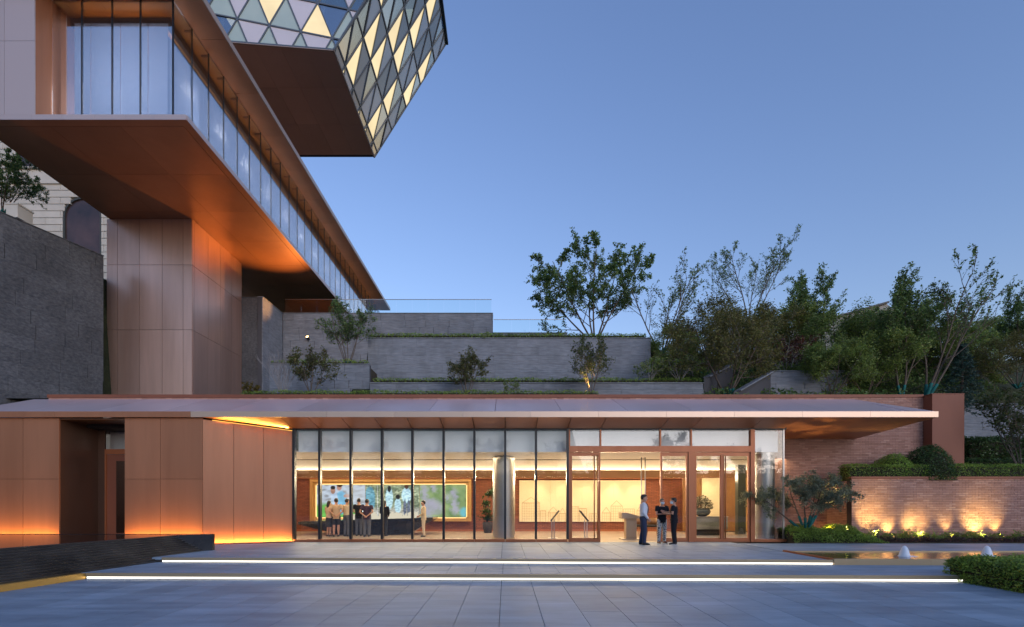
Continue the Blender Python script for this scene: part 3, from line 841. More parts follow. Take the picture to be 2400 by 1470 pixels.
def facet(to3, nrm, O, a, b, ri, rj, edges, region, choose, barw):
    """triangulated lattice on a plane; to3(u,v)->3D; lattice O+i*a+j*b"""
    nrm = Vector(nrm)
    P = lambda i, j: (O[0]+i*a[0]+j*b[0], O[1]+i*a[1]+j*b[1])
    for i in ri:
        for j in rj:
            for k, tri in enumerate(((P(i,j), P(i+1,j), P(i,j+1)), (P(i+1,j), P(i+1,j+1), P(i,j+1)))):
                pl = clip(list(tri), edges)
                if len(pl) < 3: continue
                cu = sum(p[0] for p in pl)/len(pl); cv = sum(p[1] for p in pl)/len(pl)
                ar = 0.5*abs(sum(pl[q-1][0]*pl[q][1]-pl[q][0]*pl[q-1][1] for q in range(len(pl))))
                if ar < 0.004: continue
                g = [(p[0]+(cu-p[0])*0.02, p[1]+(cv-p[1])*0.02) for p in pl]
                mb = MB(); mb.prism([Vector(to3(*p)) for p in g], nrm*(-0.03))
                mb.build('pane', choose(i, j, k), tower)
    def line(p, d, n):
        # one straight mullion through the lattice, clipped
        ext = [(p[0]-d[0]*60, p[1]-d[1]*60), (p[0]+d[0]*60, p[1]+d[1]*60)]
        t0, t1 = 0.0, 1.0
        dx, dy = ext[1][0]-ext[0][0], ext[1][1]-ext[0][1]
        for (nx, ny, c) in edges:
            den = nx*dx+ny*dy; num = c-(nx*ext[0][0]+ny*ext[0][1])
            if abs(den) < 1e-9:
                if num < 0: return
            elif den > 0: t1 = min(t1, num/den)
            else: t0 = max(t0, num/den)
        if t1-t0 < 1e-4: return
        A = to3(ext[0][0]+dx*t0, ext[0][1]+dy*t0); B = to3(ext[0][0]+dx*t1, ext[0][1]+dy*t1)
        mb = MB(); mb.bar(Vector(A)+nrm*n, Vector(B)+nrm*n, barw, 0.07, nrm); mb.build('mullion', M_mull, tower)
    for j in list(rj)+[max(rj)+1]: line(P(0, j), a, 0.012)
    for i in list(ri)+[max(ri)+1]: line(P(i, 0), b, 0.015)
    for s_ in range(min(ri)+min(rj), max(ri)+max(rj)+3): line(P(s_, 0), (b[0]-a[0], b[1]-a[1]), 0.018)
    for q in range(len(region)):
        mb = MB(); mb.bar(Vector(to3(*region[q-1]))+nrm*0.01, Vector(to3(*region[q]))+nrm*0.01, barw*1.15, 0.09, nrm); mb.build('edge_mullion', M_mull, tower)

# right facet, leaning outwards; (u=Y, v=z)
LIT2 = {(-1,0,1),(0,1,0),(0,1,1)}
rt = random.Random(11)
def choose2(i, j, k):
    h = (i*7+j*13+k*5) % 11
    if k == 0 and (i+2*j) % 5 in (0,) : return TW_lit
    if k == 0 and (i*3+j) % 7 == 1: return TW_lit
    if k == 0 and (i+2*j) % 5 == 3 and j < 4: return TW_lit
    return (TW_silver, TW_sky, TW_dark, TW_silver, TW_mir, TW_steel, TW_sky, TW_steel, TW_silver, TW_sky, TW_steel)[h]
to3r = lambda u, v: (TX+LEAN*(v-TZ0), u, v)
nr = Vector((1, 0, -LEAN)).normalized()
edges2 = [(-1,0,-TY0),(1,0,TY1),(0,-1,-TZ0),(0,1,TZ1)]
# lattice: rows at 27.35+1.68j, nodes at 29.8+1.55k; diagonals fall backwards
facet(to3r, nr, (29.8, 27.35), (1.55, 0), (0.0, 1.68), range(-1, 6), range(-1, 5), edges2,
      [(TY0,TZ0),(TY1,TZ0),(TY1,TZ1),(TY0,TZ1)], choose2, 0.07)
# front facet ; (u=x, v=z)
def choose1(i, j, k):
    if (i, j, k) in ((0,0,0),(-2,0,1),(-3,1,0),(-4,2,1)): return TW_lit
    if k == 0: return TW_mint if j <= 0 else TW_teal
    return TW_frost if (i+j) % 4 else TW_sky
to3f = lambda u, v: (u, TY0 + 0.09*(u-TX), v)
nf_ = Vector((0.09, -1, 0)).normalized()
edges1 = [(-1,0,18.5),(0,-1,-TZ0),(0,1,TZ1),(1,-LEAN,TX-LEAN*TZ0)]
facet(to3f, nf_, (-11.5, 27.87), (1.7, -0.215), (0.91, 1.69), range(-7, 5), range(-1, 5), edges1,
      [(-18.5,TZ0),(TX,TZ0),(TX+LEAN*(TZ1-TZ0),TZ1),(-18.5,TZ1)], choose1, 0.07)
# copper underside panels and rim
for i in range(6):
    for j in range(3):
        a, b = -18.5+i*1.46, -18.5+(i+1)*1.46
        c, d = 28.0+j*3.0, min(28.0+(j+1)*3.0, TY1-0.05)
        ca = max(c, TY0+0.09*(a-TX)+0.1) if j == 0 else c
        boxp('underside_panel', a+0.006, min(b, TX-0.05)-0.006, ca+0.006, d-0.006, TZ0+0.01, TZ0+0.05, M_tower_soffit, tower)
mb = MB(); mb.bar((-18.5, TY0+0.09*(-18.5-TX), TZ0-0.02), (TX, TY0, TZ0-0.02), 0.1, 0.1); mb.build('rim', M_copper_light, tower)
mb = MB(); mb.bar((TX, TY0, TZ0-0.02), (TX, TY1, TZ0-0.02), 0.1, 0.1); mb.build('rim', M_copper_light, tower)
mb = MB(); mb.bar((TX+LEAN*(TZ1-TZ0)+0.08, TY0, TZ1+0.05), (TX+LEAN*(TZ1-TZ0)+0.08, TY1+0.06, TZ1+0.05), 0.18, 0.24); mb.build('top_rim', M_mull, tower)
# inside
xt = TX+LEAN*(TZ1-TZ0)
mb = MB(); mb.prism([(-18.4,TY1,TZ0+0.06),(TX-0.05,TY1,TZ0+0.06),(xt-0.05,TY1,TZ1),(-18.4,TY1,TZ1)], (0,0.1,0)); mb.build('back_wall', M_slate, tower)
boxp('side_wall', -18.5, -18.4, TY0-0.8, TY1, TZ0, TZ1, M_slate, tower)
mb = MB(); mb.prism([(-18.4,TY0-0.7,TZ1),(xt-0.1,TY0+0.45,TZ1),(xt-0.1,TY1,TZ1),(-18.4,TY1,TZ1)], (0,0,0.12)); mb.build('roof', M_slate, tower)
boxp('inner_floor', -18.3, TX-0.2, TY0+0.3, TY1-0.05, TZ0+0.07, TZ0+0.3, M_slate, tower)
boxp('gallery_floor', -18.3, -9.5, 30.0, TY1-0.05, 31.0, 31.25, M_slate, tower)
for i in range(4):
    mb = MB(); mb.tube([(-9.9, 29.6+i*2.1, TZ0+0.3), (-5.4, 29.6+i*2.1, TZ1)], 0.10, 8); mb.build('strut', M_white, tower)
    mb = MB(); mb.tube([(-16.5+i*1.9, TY0+0.5, TZ0+0.3), (-15.6+i*1.9, TY0+0.6, TZ1)], 0.10, 8); mb.build('strut', M_white, tower)
M_lum = emit('tower_luminaire', (1.0, 0.80, 0.52), 0.9)
for i in range(5):
    for j in range(3):
        boxp('luminaire', -16.5+i*2.4, -16.0+i*2.4, 29.8+j*2.4, 31.2+j*2.4, TZ1-0.06, TZ1-0.02, M_lum, tower)
        boxp('luminaire', -17.0+i*1.7, -16.6+i*1.7, 30.6+j*2.2, 31.6+j*2.2, 30.93, 30.97, M_lum, tower) if i < 4 else None
# ================================================================== GLASS PAVILION
FY = 19.0                    # glass plane
CY = 17.8                    # canopy front edge
pav = thing('glass_pavilion', (0, FY, 0), 'single storey glass pavilion with copper canopy and glowing lobby', 'building')
S = F/FY
GT = Z(1007, FY)             # glass top
mullx = [690,750,823,896,967,1040,1112,1184,1256,1330]
M_lobby = glass('lobby_glass', 0.06, (0.97, 0.98, 0.98), wave=0.03)
M_lobby_top = M_lobby
SILL = 0.11
for a, b in zip(mullx[:-1], mullx[1:]):
    xa, xb = X(a,FY), X(b,FY)
    boxp('glass_pane', xa+0.045, xb-0.045, FY, FY+0.016, SILL, GT-0.03, M_lobby, pav)
    boxp('sill', xa+0.008, xb-0.008, FY-0.10, FY+0.12, 0.0, SILL-0.004, M_frame, pav)
for a in mullx:
    xa = X(a,FY); boxp('mullion', xa-0.042, xa+0.042, FY-0.09, FY+0.10, SILL if a not in (690,) else 0, GT-0.003, M_blackmetal, pav)
boxp('head_rail', X(690,FY)-0.04, X(1840,FY)+0.02, FY-0.06, FY+0.06, GT, GT+0.06, M_blackmetal, pav)
# entrance zone : frame members
def vx(px): return X(px, FY)
HB0, HB1 = Z(1060,FY), Z(1046,FY)
boxp('header_beam', vx(1333)+0.002, vx(1765), FY-0.09, FY+0.10, HB0, HB1, M_frame, pav)
for (a, b, z0, z1) in ((1332,1336,0,HB0),(1612,1627,0,HB0),(1757,1767,0,GT)):
    boxp('door_post', vx(a)+0.003, vx(b), FY-0.085, FY+0.09, z0, z1-0.003, M_frame, pav)
for p in (1334,1407,1547,1619):
    boxp('transom_bar', vx(p)-0.03, vx(p)+0.03, FY-0.06, FY+0.06, HB1+0.002, GT-0.003, M_frame, pav)
for a, b in ((1334,1407),(1407,1547),(1547,1619),(1619,1757)):
    boxp('transom_pane', vx(a)+0.035, vx(b)-0.035, FY, FY+0.016, HB1+0.004, GT-0.03, M_lobby, pav)
def leaf(name, a, b, yoff, handles, swing=None):
    """framed glass leaf from px a to px b"""
    xa, xb = vx(a), vx(b); z1 = HB0-0.006; fw = 0.075
    y0 = FY+yoff
    d = boxp(name, xa+0.004, xa+fw, y0-0.035, y0+0.035, 0.012, z1, M_frame, pav)
    boxp('stile', xb-fw, xb-0.004, y0-0.035, y0+0.035, 0.012, z1, M_frame, d)
    boxp('top_rail', xa+fw+0.001, xb-fw-0.001, y0-0.033, y0+0.033, z1-0.14, z1, M_frame, d)
    boxp('bottom_rail', xa+fw+0.001, xb-fw-0.001, y0-0.033, y0+0.033, 0.012, 0.15, M_frame, d)
    boxp('pane', xa+fw, xb-fw, y0-0.007, y0+0.007, 0.148, z1-0.138, M_lobby, d)
    for hx in handles:
        x = vx(hx); mb = MB(); mb.tube([(x,y0-0.085,0.12),(x,y0-0.085,z1-0.12)], 0.022, 8)
        for zz in (0.3, z1/2, z1-0.3): mb.tube([(x,y0-0.085,zz),(x,y0-0.03,zz)], 0.012, 6)
        mb.build('handle', M_steel if yoff else M_frame, d, smooth=True)
leaf('door_leaf', 1336, 1407, 0.0, [1392, 1400])
leaf('door_leaf', 1547, 1612, 0.0, [])
leaf('door_leaf', 1627, 1692, 0.0, [1686])
leaf('door_leaf', 1692, 1757, 0.0, [1698])
mb = MB(); xh = vx(1513)   # tall pull bars of the opened leaf, standing inside the opening
for dx in (0.0, 0.15): mb.tube([(xh+dx, FY+0.6, 0.06), (xh+dx, FY+0.6, HB0-0.14)], 0.022, 8)
for zz in (0.3, HB0-0.18): mb.tube([(xh, FY+0.6, zz), (xh+0.15, FY+0.6, zz)], 0.014, 6)
mb.build('pull_bar', M_steel, pav, smooth=True)
boxp('threshold', vx(1407), vx(1547), FY-0.08, FY+0.1, -0.01, 0.008, M_riser, pav)
# end glass bay + side return
xe = vx(1838)
boxp('glass_pane', vx(1767)+0.02, xe-0.05, FY, FY+0.016, SILL, GT-0.03, M_lobby, pav)
boxp('sill', vx(1767), xe+0.10, FY-0.10, FY+0.12, 0, SILL-0.004, M_frame, pav)
boxp('corner_mullion', xe-0.045, xe+0.0, FY-0.02, FY+0.05, SILL, GT-0.003, M_steel, pav)
boxp('glass_pane', xe-0.02, xe-0.004, FY+0.06, YB-0.02, SILL, GT-0.03, M_lobby, pav)
boxp('sill', xe-0.06, xe+0.10, FY+0.122, YB-0.02, 0, SILL-0.004, M_frame, pav)

# ---- copper front walls at the left
WY = 17.9
XO = X(475, WY)
WT = Z(979, WY)
zm = Z(1123, WY)
def wallseg(pa, pb, hide_low=False):
    xa, xb = X(pa,WY), X(pb,WY)
    for c, d in ((0.02, zm), (zm, WT)):
        boxp('wall_panel', xa+0.006, xb-0.006, WY, WY+0.05, c+0.005, d-0.005, M_copper, pav)
for a, b in ((-160,-60),(-60,54),(54,139),(292,376),(376,475)): wallseg(a, b)
boxp('wall_core', X(-170,WY), X(138,WY), WY+0.052, WY+0.4, 0, WT, M_joint, pav)
boxp('wall_core', X(293,WY), XO-0.02, WY+0.052, WY+0.4, 0, WT, M_joint, pav)
# oblique wall
A = Vector((XO, WY, 0)); B = Vector((X(685,FY), FY, 0)); d = (B-A).normalized(); L = (B-A).length; nrm = Vector((d.y,-d.x,0))
n = 3
for i in range(n):
    a = A+d*(L*i/n+0.006); b = A+d*(L*(i+1)/n-0.006)
    za = WT + (GT-WT)*(i/n); zb = WT+(GT-WT)*((i+1)/n)
    mb = MB(); p = [a, b, b-nrm*0.05, a-nrm*0.05]
    mb.add([(q.x,q.y,0.02) for q in p]+[(p[0].x,p[0].y,za-0.06),(p[1].x,p[1].y,zb-0.06),(p[2].x,p[2].y,zb-0.06),(p[3].x,p[3].y,za-0.06)],
           [(0,3,2,1),(4,5,6,7),(0,1,5,4),(1,2,6,5),(2,3,7,6),(3,0,4,7)])
    mb.build('wall_panel', M_copper, pav)
mb = MB(); p = [A-nrm*0.055, B-nrm*0.055, B-nrm*0.3, A-nrm*0.3]; mb.prism([(q.x,q.y,0) for q in p], (0,0,GT-0.1)); mb.build('wall_core', M_joint, pav)
# recessed doorway
dx0, dx1 = X(139,WY), X(292,WY)
RY = 19.6
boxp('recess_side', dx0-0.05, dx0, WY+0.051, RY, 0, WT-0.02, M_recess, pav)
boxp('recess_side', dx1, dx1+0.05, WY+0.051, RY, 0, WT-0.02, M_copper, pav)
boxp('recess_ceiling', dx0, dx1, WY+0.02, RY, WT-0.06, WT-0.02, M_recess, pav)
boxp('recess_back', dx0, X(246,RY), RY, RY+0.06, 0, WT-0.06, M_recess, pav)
rd = boxp('side_door', X(250,RY), X(312,RY), RY+0.02, RY+0.07, 0.01, 3.35, M_rust, pav)
boxp('pane', X(272,RY), X(300,RY), RY+0.006, RY+0.018, 0.3, 3.1, glass('side_door_glass', 0.15, (0.45,0.3,0.15)), rd)
boxp('door_head', X(246,RY)+0.002, X(316,RY), RY-0.02, RY+0.06, 3.36, 3.56, M_frame, pav)
boxp('over_pane', X(250,RY), X(316,RY), RY, RY+0.02, 3.565, WT-0.07, M_lobby, pav)
boxp('door_jamb', X(246,RY)+0.002, X(250,RY), RY-0.021, RY+0.061, 0, 3.355, M_frame, pav)
boxp('room_back', dx0, X(330,RY), RY+0.6, RY+0.65, 0, WT, M_white, pav)

# ---- canopy : sloped copper roof, fascia, soffit
FT0, FT1 = Z(978,CY), Z(965,CY)        # fascia bottom/top
ZRB = Z(936, YB)                       # roof meets brick
XT = X(2198, CY)                       # canopy tip
can = boxp('canopy', X(-170,WY), vx(1830), FY+0.07, YB-0.02, GT+0.07, GT+0.35, M_dark, pav)
seams = [-19.6,-17.2,-14.8,-12.4,-10.0,-7.6,-5.2,-2.8,-0.4,2.0,4.4,6.8,9.2,11.6]
xhip = X(2000, YB)
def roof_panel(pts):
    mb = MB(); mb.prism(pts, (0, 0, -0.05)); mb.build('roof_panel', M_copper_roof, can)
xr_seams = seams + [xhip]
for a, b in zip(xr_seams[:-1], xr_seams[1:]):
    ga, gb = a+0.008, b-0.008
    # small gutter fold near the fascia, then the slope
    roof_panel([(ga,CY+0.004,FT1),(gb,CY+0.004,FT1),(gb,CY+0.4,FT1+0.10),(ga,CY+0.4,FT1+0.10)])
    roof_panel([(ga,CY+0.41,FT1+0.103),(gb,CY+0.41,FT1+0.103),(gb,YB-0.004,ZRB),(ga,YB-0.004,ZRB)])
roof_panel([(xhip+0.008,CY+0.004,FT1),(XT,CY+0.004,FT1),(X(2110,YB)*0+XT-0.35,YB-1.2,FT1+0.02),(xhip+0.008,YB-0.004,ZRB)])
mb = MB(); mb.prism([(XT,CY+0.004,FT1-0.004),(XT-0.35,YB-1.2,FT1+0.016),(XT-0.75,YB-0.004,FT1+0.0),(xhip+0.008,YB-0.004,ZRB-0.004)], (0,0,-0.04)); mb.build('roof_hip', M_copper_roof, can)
fs = [XT - 2.4*k for k in range(0, 16)]
for b, a in zip(fs[:-1], fs[1:]):
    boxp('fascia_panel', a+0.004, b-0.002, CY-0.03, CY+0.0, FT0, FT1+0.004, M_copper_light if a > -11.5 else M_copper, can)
# soffit
SZ = lambda y: FT0 + (GT+0.02-FT0)*(y-CY)/(FY-CY) if y <= FY else GT+0.02 - 0.13*(y-FY)/(YB-FY)
sx = [XO+0.0] + [X(p,FY) for p in mullx] + [vx(1407), vx(1547), vx(1619), vx(1757), vx(1838)]
def soffit(pts, nm='soffit_panel'):
    mb = MB(); mb.prism(pts, (0, 0, 0.04)); mb.build(nm, M_soffit, can)
for a, b in zip(sx[:-1], sx[1:]):
    g = 0.012
    af = a*CY/FY if False else a
    if a == sx[0]:
        soffit([(XO+0.05,CY+0.002,SZ(CY)),(b-g,CY+0.002,SZ(CY)),(b-g,FY-0.06,SZ(FY-0.06)),(b-0.1,FY-0.06,SZ(FY-0.06))])
    else:
        soffit([(a+g,CY+0.002,SZ(CY)),(b-g,CY+0.002,SZ(CY)),(b-g,FY-0.06,SZ(FY-0.06)),(a+g,FY-0.06,SZ(FY-0.06))])
soffit([(sx[-1]+0.012,CY+0.002,SZ(CY)),(XT-0.01,CY+0.002,SZ(CY)),(XT-0.75,YB-0.01,SZ(YB)),(sx[-1]+0.012,YB-0.01,SZ(YB))])
mb = MB(); mb.prism([(XT,CY+0.0,FT0),(XT,CY+0.0,FT1),(XT-0.75,YB-0.005,FT1-0.02),(XT-0.75,YB-0.005,SZ(YB)+0.01)], (-0.03,0,0)); mb.build('fascia_end', M_copper_light, can)

# ---- warm strips : wall base washers and soffit cove
M_amber = emit('amber_strip', (1.0, 0.50, 0.10), 0.8)
AMB = (1.0, 0.47, 0.10)
def washer(x0, y0, x1, y1, label, power, z=0.012):
    t = thing('light_strip', (x0, y0, 0), label, 'light strip', 'amber light strips at the wall foot')
    a, b = Vector((x0,y0,0)), Vector((x1,y1,0)); d = (b-a).normalized(); n = Vector((d.y,-d.x,0))
    mb = MB(); mb.bar(a+n*0.17+Vector((0,0,z)), b+n*0.17+Vector((0,0,z)), 0.05, 0.02); mb.build('diffuser', M_amber, t)
    mb = MB(); mb.bar(a+n*0.21+Vector((0,0,z+0.004)), b+n*0.21+Vector((0,0,z+0.004)), 0.02, 0.045); mb.build('housing', M_blackmetal, t)
    c = (a+b)/2 + n*0.17; L = (b-a).length
    o = area('wash', (c.x, c.y, z+0.03), (0,0,0), L, 0.03, power*L, AMB)
    up = (Vector((0,0,1))*0.80 - n*0.6).normalized()
    o.matrix_world = Matrix.Translation((c.x, c.y, z+0.03)) @ basis(d, -up)
def basis(xaxis, zneg):
    """light local x along xaxis, shining (-z) towards -zneg"""
    zax = zneg.normalized(); xax = xaxis.normalized(); yax = zax.cross(xax).normalized()
    m = Matrix((xax, yax, zax)).transposed().to_4x4()
    return m
washer(X(0,WY)-1.5, WY, X(139,WY), WY, 'amber light strip at the foot of the copper wall left of the side door', 22)
washer(X(292,WY), WY, XO, WY, 'amber light strip at the foot of the copper wall right of the side door', 22)
washer(A.x, A.y, B.x, B.y, 'amber light strip at the foot of the slanting copper wall', 8)
t = thing('light_strip', (XO, WY, WT), 'amber light strip along the top of the slanting copper wall', 'light strip')
nA, nB = A+nrm*0.02+d*0.3, B+nrm*0.02
mb = MB(); mb.bar((nA.x,nA.y,WT-0.075),(nB.x,nB.y,GT-0.045),0.03,0.02); mb.build('diffuser', M_amber, t)
o = area('wash', (0,0,0), (0,0,0), (nB-nA).length*0.9, 0.03, 14, AMB)
c = (nA+nB)/2 + nrm*0.05
o.matrix_world = Matrix.Translation((c.x, c.y, (WT+GT)/2-0.10)) @ basis(d, -(Vector((0,0,1))*0.8+nrm*0.6))

# ================================================================== LOBBY INTERIOR (parts of the pavilion)
IY = 26.0; IX0, IX1 = -11.6, 13.2
M_floor = pbr('lobby_floor', [(0.36,0.30,0.25),(0.44,0.37,0.31)], rough=0.22, noise=(0.6,0.6,0.6))
M_ceil = pbr('lobby_ceiling', (0.78,0.73,0.66), rough=0.8)
M_bulk = pbr('grey_bulkhead', (0.92,0.92,0.90), rough=0.6)
def brick_mat():
    m, nt, out = nodes_of('lobby_brick')
    g = nt.nodes.new('ShaderNodeNewGeometry'); sp = nt.nodes.new('ShaderNodeSeparateXYZ'); nt.links.new(g.outputs['Position'], sp.inputs[0])
    cb = nt.nodes.new('ShaderNodeCombineXYZ'); nt.links.new(sp.outputs[0], cb.inputs[0]); nt.links.new(sp.outputs[2], cb.inputs[1])
    br = nt.nodes.new('ShaderNodeTexBrick'); nt.links.new(cb.outputs[0], br.inputs[0])
    br.inputs['Color1'].default_value = (0.20,0.055,0.028,1); br.inputs['Color2'].default_value = (0.30,0.09,0.045,1); br.inputs['Mortar'].default_value = (0.06,0.03,0.02,1)
    br.inputs['Scale'].default_value = 1.0; br.inputs['Brick Width'].default_value = 0.25; br.inputs['Row Height'].default_value = 0.067; br.inputs['Mortar Size'].default_value = 0.008
    b = nt.nodes.new('ShaderNodeBsdfPrincipled'); b.inputs['Roughness'].default_value = 0.7
    nt.links.new(br.outputs[0], b.inputs[0])
    bp = nt.nodes.new('ShaderNodeBump'); bp.inputs['Strength'].default_value = 0.4; bp.inputs['Distance'].default_value = 0.01; bp.invert = True
    nt.links.new(br.outputs['Fac'], bp.inputs['Height']); nt.links.new(bp.outputs[0], b.inputs['Normal'])
    nt.links.new(b.outputs[0], out.inputs[0]); return m
M_lbrick = brick_mat()
boxp('interior_floor', IX0, xe-0.07, FY+0.105, IY, -0.04, 0.0, M_floor, pav)
boxp('interior_floor', xe-0.068, IX1, YB+0.31, IY, -0.04, 0.0, M_floor, pav)
ZI0, ZI1 = Z(1060,FY+0.35), 3.12
boxp('bulkhead', X(692,FY), xe-0.08, FY+0.30, FY+0.34, ZI0, GT-0.02, M_bulk, pav)
mb = MB(); mb.prism([(IX0,FY+0.345,ZI0),(xe-0.1,FY+0.345,ZI0),(xe-0.1,YB+0.35,3.345),(IX1,YB+0.35,3.345),(IX1,21.65,3.33),(IX0,21.65,3.33)], (0,0,0.05)); mb.build('ceiling_panel', M_ceil, pav)
mb = MB(); mb.prism([(IX0,21.70,3.325),(IX1,21.70,3.325),(IX1,IY-0.55,ZI1),(IX0,IY-0.55,ZI1)], (0,0,0.05)); mb.build('ceiling_panel', M_ceil, pav)
boxp('ceiling_slot', IX0, IX1, 21.66, 21.69, 3.31, 3.36, M_joint, pav)
boxp('upper_void', IX0, xe-0.1, FY+0.345, IY, 3.42, 3.46, M_dark, pav)
M_covel = emit('cove_glow', (1.0, 0.72, 0.36), 1.6)
boxp('cove_light', IX0, IX1, IY-0.36, IY-0.28, ZI1+0.08, ZI1+0.12, M_covel, pav)
boxp('wall_band', IX0, IX1, IY-0.08, IY, 2.74, 3.4, pbr('bronze_band', (0.15,0.08,0.04), rough=0.45, metal=0.4), pav)
boxp('back_wall', IX0, IX1, IY-0.05, IY+0.1, 0, 2.738, M_lbrick, pav)
boxp('skirting', IX0, IX1, IY-0.085, IY-0.052, 0, 0.08, M_frame, pav)
boxp('side_wall', IX0-0.1, IX0, FY+0.2, IY, 0, 3.4, M_lbrick, pav)
boxp('side_wall', IX1, IX1+0.1, YB+0.32, IY, 0, 3.4, M_ceil, pav)
boxp('front_inner_wall', IX0, X(690,FY)-0.1, FY+0.12, FY+0.2, 0, 3.4, M_ceil, pav)
boxp('front_inner_wall', xe+0.05, IX1, YB+0.31, YB+0.36, 0, 3.4, M_ceil, pav)
# lobby lights : unseen area fills added under the ceiling and a cove ledge on the back wall
WARM = (1.0, 0.74, 0.43)
boxp('cove_ledge', IX0, IX1, IY-0.20, IY-0.081, 2.70, 2.735, M_frame, pav)
for (yy, zz, pw) in ((20.7, 3.30, 190), (23.6, 3.16, 300)):
    area('lobby_fill', (0.6, yy, zz), (0,0,0), 22, 0.7, pw, WARM)
o = area('cove_wash', (0,0,0), (0,0,0), 24, 0.08, 560, (1.0,0.78,0.48))
o.matrix_world = Matrix.Translation((0.8, IY-0.14, 2.80)) @ basis(Vector((1,0,0)), -Vector((0,-0.96,0.27)))
# ================================================================== THINGS IN THE LOBBY
def paint(w, h, fn):
    yy, xx = np.mgrid[0:h, 0:w]
    return fn(xx/(w-1), yy/(h-1))
def vnoise(x, y, seed, freq):
    r = np.random.RandomState(seed); g = r.rand(64, 64)
    xs, ys = x*freq % 62, y*freq % 62
    xi, yi = xs.astype(int), ys.astype(int); fx, fy = xs-xi, ys-yi
    fx, fy = fx*fx*(3-2*fx), fy*fy*(3-2*fy)
    return (g[yi,xi]*(1-fx)+g[yi,xi+1]*fx)*(1-fy)+(g[yi+1,xi]*(1-fx)+g[yi+1,xi+1]*fx)*fy
def blend(img, mask, col):
    return img*(1-mask[...,None]) + np.array(col)*mask[...,None]
def ell(x, y, cx, cy, rx, ry, soft=0.15):
    d = np.sqrt(((x-cx)/rx)**2+((y-cy)/ry)**2); return np.clip((1-d)/soft+0.5, 0, 1)
def pic_couple(x, y):
    im = np.zeros(x.shape+(3,)); im[:] = (0.55,0.62,0.72)
    n = vnoise(x*2+y*0.6, y*3-x*1.0, 1, 5)
    im = blend(im, np.clip((n-0.45)*3,0,1), (0.33,0.34,0.36))
    im = blend(im, np.clip((0.42+0.1*np.sin(x*4)-y)*9,0,1), (0.16,0.42,0.10))
    im = blend(im, np.clip((0.30-y)*9,0,1), (0.20,0.55,0.12))
    im = blend(im, ell(x,y,0.50,0.45,0.14,0.36), (0.25,0.55,0.78))
    im = blend(im, ell(x,y,0.36,0.55,0.07,0.25), (0.55,0.68,0.85))
    im = blend(im, ell(x,y,0.33,0.84,0.05,0.12), (0.45,0.25,0.18)); im = blend(im, ell(x,y,0.33,0.92,0.05,0.06), (0.03,0.025,0.025))
    im = blend(im, ell(x,y,0.46,0.93,0.05,0.10), (0.55,0.3,0.24)); im = blend(im, ell(x,y,0.47,0.99,0.06,0.05), (0.03,0.025,0.025))
    im = blend(im, ell(x,y,0.62,0.66,0.07,0.06), (0.5,0.3,0.24))
    im *= (0.8+0.4*vnoise(x, y, 21, 14))[...,None]
    im = blend(im, ell(x,y,0.82,0.75,0.2,0.25,0.9)*0.5, (0.75,0.78,0.82))
    return im
def pic_family(x, y):
    n = vnoise(x, y, 3, 26); n2 = vnoise(x, y, 4, 9)
    im = np.stack([0.12+0.5*n*n2, 0.16+0.5*n*n2, 0.10+0.35*n*n2], -1)
    im = blend(im, np.clip((0.34-y)*8,0,1)*0.85, (0.42,0.40,0.36)); 
    im *= (0.75+0.5*vnoise(x, y, 6, 40))[...,None]
    im = blend(im, ell(x,y,0.08,0.55,0.10,0.4)*0.7, (0.12,0.35,0.5))
    im = blend(im, ell(x,y,0.44,0.58,0.07,0.34), (0.45,0.66,0.75)); im = blend(im, ell(x,y,0.44,0.88,0.035,0.10), (0.03,0.03,0.03))
    im = blend(im, ell(x,y,0.60,0.36,0.06,0.24), (0.42,0.62,0.72)); im = blend(im, ell(x,y,0.60,0.63,0.04,0.08), (0.03,0.03,0.03))
    im = blend(im, ell(x,y,0.76,0.68,0.09,0.24), (0.48,0.70,0.82)); im = blend(im, ell(x,y,0.76,0.95,0.035,0.08), (0.08,0.04,0.03))
    im = blend(im, ell(x,y,0.73,0.28,0.03,0.26), (0.14,0.16,0.22)); im = blend(im, ell(x,y,0.80,0.28,0.03,0.26), (0.14,0.16,0.22))
    im = blend(im, ell(x,y,0.22,0.5,0.008,0.5)*0.8, (0.7,0.7,0.7))
    im = np.clip(im*(0.55+0.95*vnoise(x, y, 31, 34))[...,None]*1.25, 0, 1)
    return im
def pic_lavender(x, y):
    n = vnoise(x*1.0+y*0.4, y*1.0, 8, 6)
    n = n*0.6+0.4*vnoise(x, y*0.7+x*0.3, 18, 12)
    im = np.stack([0.12+0.34*n, 0.22+0.36*n, 0.08+0.20*n], -1)
    for cx, cy, rx, ry in ((0.1,0.75,0.06,0.3),(0.25,0.45,0.12,0.1),(0.38,0.3,0.10,0.12),(0.14,0.2,0.14,0.16),(0.74,0.72,0.06,0.12),(0.75,0.45,0.06,0.10),(0.77,0.25,0.07,0.13),(0.6,0.6,0.04,0.1),(0.3,0.9,0.05,0.1)):
        w_ = 0.10*(vnoise(x, y, 19, 20)-0.5)
        im = blend(im, ell(x+w_,y-w_,cx,cy,rx*1.15,ry*1.15,1.3)*0.75, (0.50,0.46,0.62))
    im = blend(im, ell(x,y,0.97,0.15,0.1,0.15,0.6), (0.2,0.55,0.6))
    return im
